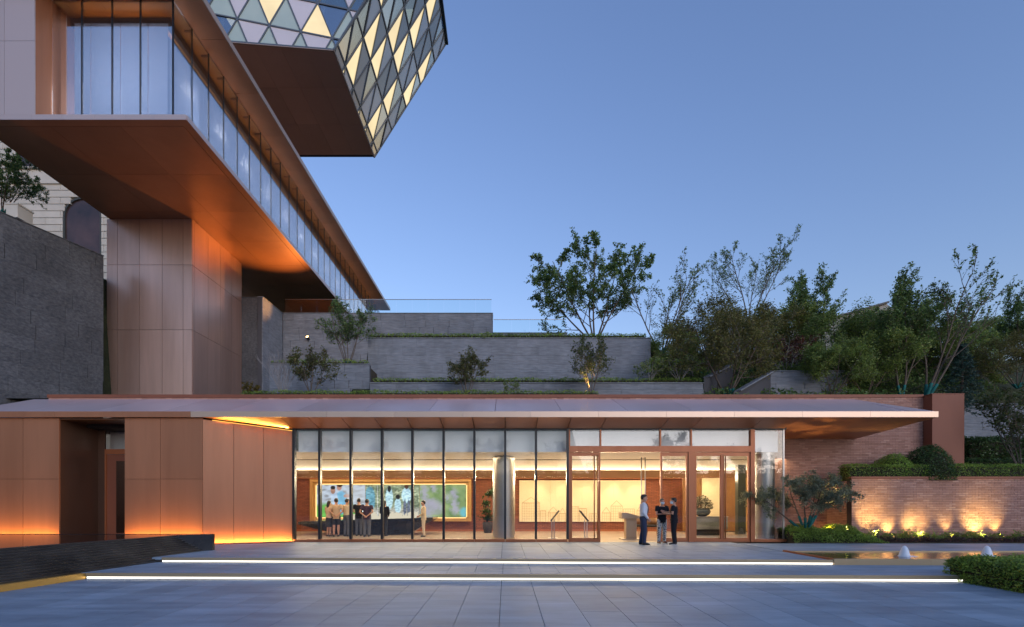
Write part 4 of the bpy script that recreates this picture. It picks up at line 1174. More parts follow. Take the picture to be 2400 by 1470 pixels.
def screen(parent, x0, x1, Y, z0, z1, fn, w, h):
    img = paint(w, h, fn).clip(0, 1)
    xs = np.linspace(x0, x1, w); zs = np.linspace(z0, z1, h)
    V = [(x, Y, z) for z in zs for x in xs]
    Fq = [(j*w+i, j*w+i+1, (j+1)*w+i+1, (j+1)*w+i) for j in range(h-1) for i in range(w-1)]
    base = WORLDLOC[parent.name]
    V = np.array(V) - np.array(base)
    m = fast_mesh('screen', V, Fq, M_screen)
    ca = m.color_attributes.new('picture', 'FLOAT_COLOR', 'POINT')
    rgba = np.concatenate([img.reshape(-1,3), np.ones((w*h,1))], 1).astype(np.float32)
    ca.data.foreach_set('color', rgba.ravel())
    o = bpy.data.objects.new('screen', m); setup(o, base, parent); return o
M_screen = attr_emit('screen_picture', 0.55)
M_gold = pbr('gold_frame', (0.50,0.29,0.11), rough=0.4, metal=0.4)
YS = 25.80
t = thing('video_wall', (X(920,YS), YS, 0.5), 'long three picture video wall in a glowing gold frame', 'video wall')
sx0, sx1, sz0, sz1 = X(743,YS), X(1092,YS), Z(1212,YS), Z(1137,YS)
fx0, fx1, fz0, fz1 = X(728,YS), X(1105,YS), Z(1222,YS), Z(1124,YS)
boxp('backing', fx0+0.05, fx1-0.05, YS+0.03, YS+0.14, fz0+0.03, fz1-0.03, M_gold, t)
for (a,b,c,d_) in ((fx0,fx1,fz1-0.12,fz1),(fx0,fx1,fz0,fz0+0.12),(fx0,fx0+0.14,fz0+0.121,fz1-0.121),(fx1-0.14,fx1,fz0+0.121,fz1-0.121)):
    boxp('frame', a, b, YS-0.12, YS+0.028, c, d_, M_gold, t)
M_edge = emit('frame_glow', (1.0,0.66,0.28), 1.6)
boxp('edge_light', sx0, sx1, YS-0.02, YS, sz1+0.03, sz1+0.055, M_edge, t); boxp('edge_light', sx0, sx1, YS-0.02, YS, sz0-0.055, sz0-0.03, M_edge, t)
boxp('edge_light', sx1+0.03, sx1+0.055, YS-0.02, YS, sz0, sz1, M_edge, t); boxp('edge_light', sx0-0.055, sx0-0.03, YS-0.02, YS, sz0, sz1, M_edge, t)
c1, c2 = X(856,YS), X(983,YS)
screen(t, sx0, c1, YS+0.0, sz0, sz1, pic_couple, 90, 56)
screen(t, c1+0.015, c2, YS+0.0, sz0, sz1, pic_family, 110, 64)
screen(t, c2+0.015, sx1, YS+0.0, sz0, sz1, pic_lavender, 90, 56)

# cream panel with line drawing of a skyline
t = thing('skyline_panel', (X(1370,25.85), 25.85, 0.45), 'cream backlit wall panel with thin skyline line drawing', 'wall panel')
px0, px1, pz0, pz1 = X(1217,25.85), X(1512,25.85), Z(1223,25.85), Z(1126,25.85)
M_panel = pbr('cream_panel', (0.80,0.70,0.50), rough=0.6)
nb = 4; w = (px1-px0)/nb
for i in range(nb): boxp('panel', px0+i*w+0.003, px0+(i+1)*w-0.003, 25.86, 25.93, pz0, pz1, M_panel, t)
M_ink = pbr('brown_line', (0.44,0.33,0.19), rough=0.8)
ln = MB(); r = random.Random(4)
def stroke(a, b, w=0.018): ln.bar((a[0],25.853,a[1]), (b[0],25.853,b[1]), w, 0.004, (0,1,0))
x = px0+0.15
while x < px1-0.4:
    w_ = r.uniform(0.25,0.6); h_ = r.uniform(0.35,0.85); 
    if x < px0+0.3: w_, h_ = 0.9, 0.95
    b0 = pz0+0.02
    stroke((x,b0),(x,b0+h_)); stroke((x+w_,b0),(x+w_,b0+h_)); stroke((x,b0+h_),(x+w_,b0+h_))
    if r.random() < 0.6: stroke((x,b0+h_),(x+w_/2,b0+h_+0.28)); stroke((x+w_/2,b0+h_+0.28),(x+w_,b0+h_))
    k = 1
    while k*0.13 < h_: stroke((x,b0+k*0.13),(x+w_,b0+k*0.13),0.009); k += 1
    k = 1
    while k*0.12 < w_: stroke((x+k*0.12,b0),(x+k*0.12,b0+h_),0.009); k += 1
    x += w_+r.uniform(0.02,0.15)
ln.build('line_drawing', M_ink, t)
for xx in (X(1265,25.6), X(1320,25.6), X(1375,25.6), X(1440,25.6), X(1490,25.6)):
    spot('panel_spot', (xx, 25.2, 3.0), (xx, 25.86, 1.3), 34, (1.0,0.76,0.44), 60, 0.9)

# model table : dark faceted plinth with a bright miniature town
YT = 23.4
t = thing('model_table', (X(870,YT), YT, 0), 'dark angular display table carrying a bright miniature city model', 'display table')
tx0, tx1 = X(713,YT), X(1018,YT); tz = 0.62
mb = MB(); ty0, ty1 = 22.7, 24.6
mb.add([(tx0+1.7,ty0+0.5,0.0),(tx1-1.2,ty0+0.5,0.0),(tx1-1.2,ty1-0.3,0.0),(tx0+1.7,ty1-0.3,0.0),(tx0,ty0,tz-0.12),(tx1,ty0+0.2,tz+0.08),(tx1,ty1,tz+0.08),(tx0,ty1,tz-0.12),
        (tx0,ty0,tz),(tx1,ty0+0.2,tz+0.18),(tx1,ty1,tz+0.18),(tx0,ty1,tz)],
       [(0,3,2,1),(0,1,5,4),(1,2,6,5),(2,3,7,6),(3,0,4,7),(4,5,9,8),(5,6,10,9),(6,7,11,10),(7,4,8,11),(8,9,10,11)])
mb.build('plinth', M_blackstone, t)
M_mini = emit('lit_miniature', (1.0,0.90,0.70), 0.42)
town = MB(); r = random.Random(9)
for i in range(130):
    xx = r.uniform(tx0+2.2, tx1-0.9); yy = r.uniform(ty0+0.35, ty1-0.2); a = r.uniform(0.03,0.08); h_ = r.uniform(0.05,0.26)*(1.5 if r.random() < 0.12 else 1)
    zz = tz + 0.18*(xx-tx0)/(tx1-tx0)
    town.box(xx-a, xx+a, yy-a, yy+a, zz-0.01, zz+h_)
o = town.build('miniature_town', M_mini, t); o['kind'] = 'stuff'
mb = MB(); xx = X(850,22.9); mb.tube([(xx,23.0,tz),(xx,23.0,tz+0.35),(xx,23.0,tz+0.6)],[0.06,0.045,0.01],8); mb.build('model_tower', emit('model_tower_glow',(0.8,0.9,1.0),3.0), t)

# columns
def column(px, Y, rad, label):
    x = X(px, Y)
    t = thing('steel_column', (x, Y, 0), label, 'column', 'brushed steel columns in the lobby')
    mb = MB(); mb.tube([(x,Y,0.06),(x,Y,3.38 if Y > FY+0.8 else GT)], rad, 28, cap=False); mb.build('shaft', M_steel, t, smooth=True)
    mb = MB(); mb.tube([(x,Y,0.0),(x,Y,0.06)], rad+0.02, 28); mb.build('base_ring', M_riser, t, smooth=False)
column(1181, 20.8, 0.46, 'round brushed steel column standing mid lobby beside the potted plant')
column(1789, 19.72, 0.40, 'round brushed steel column behind the end glass pane')

# info stands
def info_stand(px, Y, label, flip):
    x = X(px, Y); t = thing('info_stand', (x, Y, 0), label, 'info stand', 'slim information stands in the lobby')
    mb = MB(); mb.box(x-0.20, x+0.20, Y-0.14, Y+0.14, 0, 0.02); mb.build('base_plate', M_steel, t)
    mb = MB(); mb.box(x-0.07, x-0.03, Y-0.02, Y+0.02, 0.02, 0.78); mb.box(x+0.03, x+0.07, Y-0.02, Y+0.02, 0.02, 0.78); mb.build('post', M_steel, t)
    s = -1 if flip else 1
    mb = MB(); mb.prism([(x-0.10*s,Y-0.2,0.74),(x+0.24*s,Y-0.2,1.16),(x+0.24*s,Y+0.2,1.16),(x-0.10*s,Y+0.2,0.74)], (0.02*s,0,-0.03)); mb.build('display_plate', M_dark, t)
info_stand(1296, 20.9, 'slim information stand right of the steel column, tilted to the right', False)
info_stand(1373, 20.7, 'slim information stand behind the left door leaf, tilted to the left', True)

# lectern by the open door
x = X(1478, 20.4); Y = 20.4
t = thing('lectern', (x, Y, 0), 'bronze lectern with slanted top inside the open doorway', 'lectern')
M_lect = pbr('taupe_metal', (0.36,0.27,0.19), rough=0.45, metal=0.4)
boxp('base_plate', x-0.42, x+0.42, Y-0.3, Y+0.3, 0, 0.03, M_lect, t); boxp('stem', x-0.22, x+0.20, Y-0.18, Y+0.18, 0.031, 0.84, M_lect, t)
mb = MB(); mb.prism([(x-0.42,Y-0.3,0.84),(x-0.42,Y-0.3,1.08),(x-0.22,Y-0.3,1.08),(x+0.42,Y-0.3,0.90),(x+0.42,Y-0.3,0.84)], (0,0.6,0)); mb.build('slanted_top', M_lect, t)

# chairs
M_wood = pbr('warm_wood', [(0.22,0.10,0.04),(0.30,0.15,0.06)], rough=0.4, noise=(4,4,1))
def tub_chair(px, Y, label, rz):
    x = X(px, Y); t = thing('tub_chair', (x, Y, 0), label, 'chair', 'tub chairs behind the group at the door')
    t.rotation_euler = (0,0,rz)
    mb = MB(); n = 14; P = []
    for k in range(n+1):
        a = math.pi*k/n; P.append((0.27*math.cos(a), 0.25*math.sin(a)))
    for p, q in zip(P[:-1], P[1:]): mb.add([(p[0],p[1],0.42),(q[0],q[1],0.42),(q[0]*1.1,q[1]*1.1,0.8),(p[0]*1.1,p[1]*1.1,0.8),(p[0]*1.12,p[1]*1.12,0.42),(q[0]*1.12,q[1]*1.12,0.42),(q[0]*1.22,q[1]*1.22,0.8),(p[0]*1.22,p[1]*1.22,0.8)],[(0,1,2,3),(5,4,7,6),(3,2,6,7),(0,4,5,1)])
    o = bpy.data.objects.new('backrest', mb.mesh('backrest', M_wood, True)); setup(o, WORLDLOC[t.name], t)
    mb = MB(); mb.stack([(0,0,0.40,0.24,0.24),(0,0,0.47,0.28,0.28),(0,0,0.50,0.26,0.26)], 16); o = bpy.data.objects.new('seat', mb.mesh('seat', M_dark, True)); setup(o, WORLDLOC[t.name], t)
    for sx_, sy_ in ((-1,-1),(1,-1),(-1,1),(1,1)):
        mb = MB(); mb.tube([(sx_*0.2,sy_*0.18,0.41),(sx_*0.24,sy_*0.22,0)], [0.018,0.012], 6); o = bpy.data.objects.new('leg', mb.mesh('leg', M_wood)); setup(o, WORLDLOC[t.name], t)
tub_chair(1497, 22.4, 'wooden tub chair partly hidden by the lectern and the man in white', 0.5)
tub_chair(1528, 22.2, 'wooden tub chair between the man in white and the woman', -0.4)

# reception desk, vase with flowers, potted plant
M_marble = pbr('grey_marble', [(0.14,0.15,0.14),(0.34,0.35,0.33)], rough=0.25, noise=(0.9,0.9,3.0))
Y = 22.6; x0, x1 = X(1622,Y), X(1706,Y)
t = thing('reception_desk', ((x0+x1)/2, Y, 0), 'grey marble reception desk behind the double doors', 'desk')
for i in range(2):
    w = (x1-x0)/2; boxp('marble_panel', x0+i*w+0.003, x0+(i+1)*w-0.003, Y, Y+0.04, 0.28, 0.82, M_marble, t)
boxp('desk_body', x0+0.02, x1-0.02, Y+0.041, Y+0.8, 0.27, 0.81, M_marble, t); boxp('desk_top', x0-0.02, x1+0.02, Y-0.03, Y+0.85, 0.822, 0.86, M_steel, t)
boxp('desk_plinth', x0+0.1, x1-0.3, Y+0.12, Y+0.7, 0, 0.268, M_dark, t)
def flower_vase(px, Y, z):
    x = X(px, Y); t = thing('flower_vase', (x, Y, z), 'round dark vase with a dome of pale flowers on the desk', 'vase')
    mb = MB(); mb.stack([(x,Y,z,0.16,0.16),(x,Y,z+0.08,0.30,0.30),(x,Y,z+0.20,0.36,0.36),(x,Y,z+0.30,0.33,0.33),(x,Y,z+0.36,0.26,0.26)], 20); mb.build('vase_body', pbr('dark_glaze', (0.07,0.09,0.10), rough=0.2), t, smooth=True)
    r = np.random.RandomState(3); n = 1800
    d = r.normal(size=(n,3)); d[:,2] = np.abs(d[:,2]); d /= np.linalg.norm(d,axis=1)[:,None]
    p = d*np.array([0.50,0.42,0.62])*(0.5+0.5*r.rand(n,1)**0.7) + np.array([x,Y,z+0.33])
    o = leaves_obj('flower_heads', p, 0.06, r, leafmat('pale_petals',[(0.03,0.035,0.02),(0.05,0.06,0.03),(0.10,0.09,0.06),(0.72,0.66,0.55)]), t); o['kind'] = 'stuff'

def leaves_mesh(name, P, size, r, mat, aspect=0.55, droop=0.0, jitter=0.35):
    """diamond leaves, slightly folded, random orientation"""
    n = len(P); P = np.asarray(P, dtype=np.float64)
    u = r.normal(size=(n,3)); u[:,2] = u[:,2]*0.6 - droop; u /= np.linalg.norm(u,axis=1)[:,None]
    w = r.normal(size=(n,3)); w[:,2] += 0.8
    v = np.cross(u, w); v /= (np.linalg.norm(v,axis=1)[:,None]+1e-9)
    nn = np.cross(u, v)
    s = (size*(1-jitter+2*jitter*r.rand(n)))[:,None]
    a = P - u*s*0.5; c = P + u*s*0.5
    b = P + v*s*aspect*0.5 + nn*s*0.08; d = P - v*s*aspect*0.5 + nn*s*0.08
    V = np.stack([a,b,c,d],1).reshape(-1,3)
    Fq = np.arange(n*4).reshape(n,4)
    return fast_mesh(name, V, Fq, mat)
def leaves_obj(name, P, size, r, mat, parent, **kw):
    base = np.array(WORLDLOC[parent.name]) if parent is not None else np.zeros(3)
    o = bpy.data.objects.new(name, leaves_mesh(name, np.asarray(P)-base, size, r, mat, **kw))
    return setup(o, base, parent)
flower_vase(1646, 22.8, 0.86)
Y = 24.6; x = X(1143, Y)
t = thing('potted_plant', (x, Y, 0), 'tall potted plant in a dark pot left of the steel column', 'plant')
mb = MB(); mb.stack([(x,Y,0,0.18,0.18),(x,Y,0.25,0.24,0.24),(x,Y,0.5,0.26,0.26),(x,Y,0.52,0.22,0.22)], 16); mb.build('pot', M_dark, t, smooth=True)
mb = MB(); mb.tube([(x,Y,0.5),(x+0.05,Y,1.1),(x-0.04,Y,1.7),(x+0.12,Y,2.0)], [0.03,0.025,0.02,0.01], 6); mb.build('stem', M_bark, t)
r = np.random.RandomState(5); P = []
for (dx, z, s, n) in ((0.0,0.72,0.28,160),(-0.02,1.05,0.26,150),(-0.08,1.45,0.20,120),(0.14,1.95,0.26,170)):
    q = r.normal(size=(n,3))*s*0.5; q[:,2] *= 0.7; P.append(q+np.array([x+dx,Y,z]))
leaves_obj('foliage', np.concatenate(P), 0.13, r, leafmat('houseplant_leaf',[(0.01,0.035,0.01),(0.03,0.08,0.02)], rough=0.35), t)
# tall cream cabinet wall and dark stone slab at the right end
Y = 25.2
t = thing('cabinet_wall', (X(1690,Y), Y, 0), 'cream lit cabinet wall at the right end of the lobby', 'cabinet')
for i in range(5):
    a = X(1600+i*45,Y); boxp('cabinet_panel', a+0.01, X(1600+(i+1)*45,Y)-0.01, Y, Y+0.08, 0.05, 2.7, M_panel if i in (1,) else (M_gold if i in (3,) else M_wood), t)
Y = 22.9
t = thing('dark_screen_panel', (X(1738,Y), Y, 0), 'tall dark green stone slab behind the right door leaf', 'stone slab')
boxp('slab_face', X(1730,Y), X(1748,Y), Y, Y+0.3, 0.05, 3.2, pbr('dark_green_stone', (0.03,0.045,0.04), rough=0.3), t); boxp('slab_foot', X(1728,Y), X(1750,Y), Y-0.02, Y+0.32, 0, 0.048, M_steel, t)
for xx in (X(1660,25), X(1730,25)): spot('cabinet_spot', (xx, 24.6, 3.05), (xx, 25.2, 1.2), 25, (1.0,0.72,0.36), 70, 0.8)
# ================================================================== BLACK WATER CASCADE (left)
cas = thing('water_cascade', (-10.5, 13, 0), 'black ribbed stone water cascade with gold base trim', 'fountain')
FA, FB = Vector((-10.02, 9.6, 0)), Vector((-9.06, 15.62, 0))       # foot line in plan
TA, TB = Vector((-11.35, 9.4, 0.5)), Vector((-10.02, 15.1, 0.5))   # top edge
def foot(t):
    p = FA.lerp(FB, t)
    z = T2+0.06 if p.y < yL(p.x) else (T1 if p.y < yU(p.x) else T0)
    return Vector((p.x, p.y, z))
nr_ = 13; n = 48
FZ = -0.20
for i in range(nr_):
    # one rib = one stone strip, stepping down like a stair
    a0, a1 = i/nr_, (i+1)/nr_
    mb = MB()
    A0 = TA.lerp(Vector((FA.x,FA.y,FZ)), a0); B0 = TB.lerp(Vector((FB.x,FB.y,FZ)), a0)
    A1 = TA.lerp(Vector((FA.x,FA.y,FZ)), a1); B1 = TB.lerp(Vector((FB.x,FB.y,FZ)), a1)
    up = Vector((0,0,0.012))
    P = [A0, B0, Vector((B1.x,B1.y,B0.z-0.006)), Vector((A1.x,A1.y,A0.z-0.006)), A1+Vector((0,0,0)), B1+Vector((0,0,0))]
    lo = Vector((0,0,-0.12))
    mb.add([P[0],P[1],P[2],P[3],P[4]+Vector((-0.012,0,0)),P[5]+Vector((-0.012,0,0)),P[0]+lo,P[1]+lo],[(3,2,1,0),(4,5,2,3),(0,1,7,6),(0,6,4,3),(1,2,5,7),(6,7,5,4)])
    mb.build('rib', M_wetstone, cas)
mb = MB(); mb.prism([(-20,15.62,-0.05),(-9.14,15.62,-0.05),(-9.14,15.80,-0.05),(-20,15.80,-0.05)], (0,0,0.555)); mb.build('back_wall', M_blackstone, cas)
mb = MB(); mb.prism([(TB.x,15.10,0.0),(FB.x-0.05,15.615,0.0),(TB.x-0.4,15.615,0.0)], (0,0,0.504)); mb.build('end_block', M_blackstone, cas)
mb = MB(); mb.prism([(TA.x-6,9.4,0.40),(TA.x,9.4,0.40),(TB.x,TB.y,0.40),(TB.x-0.05,15.61,0.40),(TA.x-6,15.61,0.40)], (0,0,0.06)); mb.build('basin_floor', M_blackstone, cas)
M_water = pbr('still_water', (0.010,0.012,0.014), rough=0.02, spec=0.9, bump=((3,3,3),0.05,0.01))
mb = MB(); mb.prism([(TA.x-6,9.4,0.47),(TA.x,9.4,0.47),(TB.x,TB.y,0.47),(TB.x-0.05,15.61,0.47),(TA.x-6,15.61,0.47)], (0,0,0.028)); mb.build('water', M_water, cas)
# gold base trim along the lower plaza
q = lambda t, off: FA.lerp(FB, t) + Vector((off, 0, 0))
tl = (yL(-9.7)-FA.y)/(FB.y-FA.y)
a, b = q(0, 0.04), q(tl, 0.02)
mb = MB(); mb.prism([(a.x-0.35,a.y,T2-0.0),(a.x,a.y,T2-0.0),(b.x,b.y-0.01,T2-0.0),(b.x-0.35,b.y-0.01,T2-0.0)], (0,0,0.135)); mb.build('gold_trim', M_goldtrim, cas)

# ================================================================== REFLECTING POOL (right)
pool = thing('reflecting_pool', (12, 14, 0), 'shallow reflecting pool with bronze rim and two water jets', 'pool')
yf = lambda x: yU(x) - 0.02
px0, px1, pyb = 8.50, 24.0, 15.36
seg = [px0+2.45*k for k in range(7)]
for a, b in zip(seg[:-1], seg[1:]):
    mb = MB(); mb.prism([(a+0.003,yf(a)-0.03,T1),(b-0.003,yf(b)-0.03,T1),(b-0.003,yf(b)+0.05,T1),(a+0.003,yf(a)+0.05,T1)], (0,0,0.13+0.03)); mb.build('rim_panel', M_riser, pool)
mb = MB(); mb.prism([(px0-0.05,yf(px0)+0.05,T1),(px0+0.03,yf(px0)+0.05,T1),(px0+0.03,pyb,T1),(px0-0.05,pyb,T1)], (0,0,0.17)); mb.build('side_rim', M_frame, pool)
mb = MB(); mb.box(px0-0.05, px1, pyb, pyb+0.05, -0.12, 0.012); mb.build('back_rim', M_riser, pool)
M_pool = pbr('pool_water', (0.012,0.016,0.018), rough=0.06, spec=0.8, bump=((2.2,7,2),0.35,0.02))
mb = MB(); mb.prism([(px0+0.03,yf(px0)+0.05,-0.10),(seg[-1],yf(seg[-1])+0.05,-0.10),(seg[-1],pyb,-0.10),(px0+0.03,pyb,-0.10)], (0,0,0.085)); mb.build('water', M_pool, pool)
M_foam = pbr('white_water', (0.75,0.80,0.88), rough=0.35, bump=((25,25,9),0.5,0.02))
def jet(px, label):
    Y = 14.1; x = X(px, Y); r = random.Random(px)
    t = thing('water_jet', (x, Y, -0.02), label, 'water jet', 'bubbling jets in the pool')
    mb = MB(); secs = []
    for (z, rr) in ((-0.02,0.15),(0.03,0.125),(0.10,0.11),(0.17,0.09),(0.23,0.065),(0.265,0.035),(0.28,0.01)):
        secs.append((x+r.uniform(-.006,.006), Y, z, rr*r.uniform(0.95,1.05), rr))
    mb.stack(secs, 18); mb.build('foam_dome', M_foam, t, smooth=True)
    mb = MB(); mb.stack([(x+0.10,Y,-0.02,0.30,0.2),(x+0.08,Y,-0.01,0.24,0.16),(x+0.05,Y,0.0,0.16,0.13)], 22); mb.build('splash_ring', M_foam, t, smooth=True)
jet(2120, 'white bubbling water jet nearer the pool corner')
jet(2313, 'white bubbling water jet further along the pool, at the far right')

# ================================================================== HEDGES AND CLIPPED SHRUBS
def hedge(name, label, x0, x1, y0, y1, z0, z1, leaf, n, mat, rnd=0.06, seed=1, cat='hedge', group=None, faces='ftlr', round_=0.12, poly=None):
    r = np.random.RandomState(seed)
    t = thing(name, ((x0+x1)/2, (y0+y1)/2, z0), label, cat, group)
    lx, ly, lz = x1-x0, y1-y0, z1-z0
    areas = {'f': lx*lz, 't': lx*ly, 'l': ly*lz, 'r': ly*lz, 'b': lx*lz}
    tot = sum(areas[k] for k in faces)
    P = []
    for k in faces:
        m = int(n*areas[k]/tot); u = r.rand(m); v = r.rand(m)
        if k == 'f': q = np.stack([x0+u*lx, np.full(m,y0), z0+v*lz],1)
        elif k == 'b': q = np.stack([x0+u*lx, np.full(m,y1), z0+v*lz],1)
        elif k == 't': q = np.stack([x0+u*lx, y0+v*ly, np.full(m,z1)],1)
        elif k == 'l': q = np.stack([np.full(m,x0), y0+u*ly, z0+v*lz],1)
        else: q = np.stack([np.full(m,x1), y0+u*ly, z0+v*lz],1)
        P.append(q)
    P = np.concatenate(P)
    # round the top edges
    rr = min(round_, lz*0.6, ly*0.45)
    for (ax, lo, hi) in ((1,y0,y1),(0,x0,x1)):
        dlo = np.clip(rr-(P[:,ax]-lo),0,None); dhi = np.clip(rr-(hi-P[:,ax]),0,None); dz = np.clip(rr-(z1-P[:,2]),0,None)
        for dd, sgn in ((dlo,1),(dhi,-1)):
            l = np.sqrt(dd**2+dz**2); over = np.clip(l-rr,0,None); ok = (dd>0)&(dz>0)&(over>0)
            P[ok,ax] += sgn*(over*dd/(l+1e-9))[ok]; P[ok,2] -= (over*dz/(l+1e-9))[ok]
    lump = 0.5*np.sin(P[:,0]*3.1+seed)+0.3*np.sin(P[:,1]*4.3+P[:,0]*1.7)+0.4*np.sin(P[:,0]*7.7+P[:,2]*5)
    P += r.normal(size=P.shape)*rnd*0.6; P[:,2] += lump*rnd*0.8*(P[:,2]>z0+lz*0.4); P[:,1] += lump*rnd*0.5
    P[:,2] = np.maximum(P[:,2], z0)
    leaves_obj('foliage', P, leaf, r, mat, t)
    e = rnd*0.9+0.03
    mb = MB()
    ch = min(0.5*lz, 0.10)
    mb.box(x0+e, x1-e, y0+e, y1-e if ly > 3*e else y1, z0, max(z1-e-0.02, z0+0.02)); mb.build('shade_core', L_core, t)  # dark core behind the leaves, standing in for inner shade
    return t
def dome(name, label, c, rad, leaf, n, mat, seed=1, cat='shrub', group=None, rnd=0.04, zmin=None):
    r = np.random.RandomState(seed)
    t = thing(name, (c[0], c[1], c[2]), label, cat, group)
    d = r.normal(size=(n,3)); d[:,2] = np.abs(d[:,2])*(1) - 0.25*(r.rand(n) < 0.3); d /= np.linalg.norm(d,axis=1)[:,None]
    lump = 1+0.02*np.sin(d[:,0]*7+seed)+0.02*np.sin(d[:,2]*9+d[:,1]*6)
    P = d*np.array(rad)*lump[:,None] + np.array(c) + r.normal(size=(n,3))*rnd
    P[:,2] = np.maximum(P[:,2], c[2]-0.02)
    leaves_obj('foliage', P, leaf, r, mat, t)
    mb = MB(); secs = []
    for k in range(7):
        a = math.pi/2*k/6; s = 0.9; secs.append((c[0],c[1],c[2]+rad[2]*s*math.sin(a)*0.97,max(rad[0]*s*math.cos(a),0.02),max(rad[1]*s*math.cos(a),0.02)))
    mb.stack(secs, 16); mb.build('shade_core', L_core, t, smooth=True)
    return t

hedge('hedge', 'rounded box hedge at the right foreground corner', 10.05, 14.2, 8.2, 11.55, T2, 0.27, 0.05, 52000, L_hedge, rnd=0.045, seed=21, round_=0.3)
hedge('hedge', 'long clipped hedge on top of the low brick planter', XW-0.05, 23.0, YW+0.06, YW+0.75, ZW-0.15, Z(1089,YW), 0.055, 11000, L_hedge, rnd=0.04, seed=22)
hedge('hedge', 'thin hedge strip on the broad grey terrace wall', X(868,25.9), X(1512,25.9), 25.75, 26.4, ZD-0.1, Z(785,26), 0.08, 5000, L_hedge, rnd=0.05, seed=23)
hedge('hedge', 'thin hedge strip behind the long low stone wall', X(880,23.6), X(1640,23.6), 23.35, 24.0, ZF-0.12, Z(889,23.6), 0.07, 6500, L_hedge, rnd=0.05, seed=24)
hedge('hedge', 'low hedge edging just behind the brick parapet', X(572,21.5), X(1400,21.5), 21.25, 21.75, 5.85, Z(917.5,21.4), 0.06, 7000, L_hedge, rnd=0.05, seed=25)
hedge('hedge', 'short hedge in the stone planter under the multi stemmed tree', X(640,24.6), X(862,24.6), 24.3, 24.8, ZE-0.1, Z(846,24.5), 0.07, 1600, L_hedge, rnd=0.06, seed=26)
hedge('hedge', 'tall dark hedge right of the rust pylon', X(2262,22.4), 24.5, 22.2, 23.2, 2.3, Z(1028,22.4), 0.10, 9000, L_ball, rnd=0.08, seed=27)
hedge('hedge', 'lower dark hedge step in front of the tall dark hedge', X(2262,21.6), 24.5, 21.3, 21.9, 2.3, Z(1078,21.6), 0.08, 4000, L_ball, rnd=0.06, seed=28)
dome('clipped_shrub', 'large dark clipped ball shrub in front of the rust pylon', (X(2175,20.0), 20.0, ZW-0.1), (0.86,0.80,1.32), 0.06, 9000, L_ball, seed=31)
dome('clipped_shrub', 'smaller light green clipped dome shrub left of the dark ball', (X(2093,20.1), 20.1, ZW-0.1), (0.80,0.62,0.98), 0.055, 6500, L_hedge, seed=32)
# mound at the pavilion corner
def mound():
    r = np.random.RandomState(41); t = thing('shrub_mound', (12, 18.7, 0), 'low spreading green shrub mound under the garden tree', 'shrub')
    n = 24000
    x = 10.5+r.rand(n)*3.4; y = 18.28+r.rand(n)*1.3
    u = (x-10.5)/3.4
    prof = 0.62*np.clip(1-np.clip((u-0.62)/0.38,0,1)**2,0,1)*(0.86+0.14*np.sin(x*4.1)+0.08*np.sin(x*9+y*3))
    front = np.sqrt(np.clip(1-np.clip((18.75-y)/0.47,0,1)**2,0,1))
    z = prof*front*(0.35+0.65*r.rand(n)**0.35)
    P = np.stack([x,y,np.maximum(z,0.02)],1)+r.normal(size=(n,3))*0.02
    leaves_obj('foliage', P, 0.05, r, L_hedge, t)
    mb = MB(); mb.prism([(10.55,18.55,0.0),(13.5,18.55,0.0),(13.0,18.5,0.3),(10.55,18.5,0.42)], (0,1.0,0)); mb.build('shade_core', L_core, t)
mound()
mb = MB(); mb.box(10.5, 24.5, 18.30, YW, -0.04, 0.03); mb.build('planting_bed', M_soil); tag(bpy.data.objects['planting_bed'], 'dark soil of the planting bed along the low brick wall', None, kind='structure')
# groundcover strip
r = np.random.RandomState(42); n = 11000
P = np.stack([13.2+r.rand(n)*10.5, 18.36+r.rand(n)*0.55, 0.03+r.rand(n)**1.5*0.16],1); P[:,2] *= (0.7+0.5*np.sin(P[:,0]*5)*0.5+0.3)
o = leaves_obj('ground_cover', P, 0.055, r, L_cover, None); tag(o, 'low purple green ground cover along the low brick wall', 'ground cover', kind='stuff')
# tufts and small bed plants
def tuft(x, y, h, n, seed, kind, label):
    r = random.Random(seed); t = thing('bed_plant', (x, y, 0.03), label, 'plant', 'small lit plants along the brick wall')
    if kind == 'blade':
        mb = MB()
        for k in range(n):
            a = r.uniform(0, 2*math.pi); l = h*r.uniform(0.6,1.1); s = r.uniform(0.1,0.5)
            d = Vector((math.cos(a)*s, math.sin(a)*s*0.6, 1)).normalized()
            p0 = Vector((x,y,0.03))+Vector((r.uniform(-.08,.08),r.uniform(-.05,.05),0)); p1 = p0+d*l*0.6; p2 = p1+(d+Vector((math.cos(a)*0.7,0,-0.5))).normalized()*l*0.45
            w = Vector((-math.sin(a),math.cos(a),0))*0.014
            mb.add([p0-w,p0+w,p1+w,p1-w,p2],[(0,1,2,3),(3,2,4)])
        mb.build('blades', L_mid, t)
    else:
        rr = np.random.RandomState(seed); q = rr.normal(size=(n,3))*np.array([0.14,0.10,0.10])*h/0.3; q[:,2] = np.abs(q[:,2])*1.6+0.02
        leaves_obj('foliage', q+np.array([x,y,0.03]), 0.075, rr, L_mid, t)
    return t
wherex = ['just right of the shrub mound','beside the first brick wall spotlight','between the first and second spotlights','by the second spotlight','right of the second spotlight','below the middle of the brick wall','by the fourth spotlight','right of the fourth spotlight','by the fifth spotlight','between fifth and sixth spotlights','by the sixth spotlight','near the right photo edge']
LX = [2048, 2105, 2155, 2243, 2300, 2362]     # spotlights
bx_ = [2035,2056,2080,2112,2135,2165,2190,2230,2262,2285,2330,2380]
for k, p in enumerate(bx_):
    tuft(X(p,18.95), 18.95, (0.5,0.34,0.45)[k%3], (16,130,18)[k%3], 60+k, ('blade','bush','blade')[k%3], ('upright blade plant ' if k%3 != 1 else 'small bushy lit plant ')+wherex[k])
words = ['first','second','third','fourth','fifth','sixth']
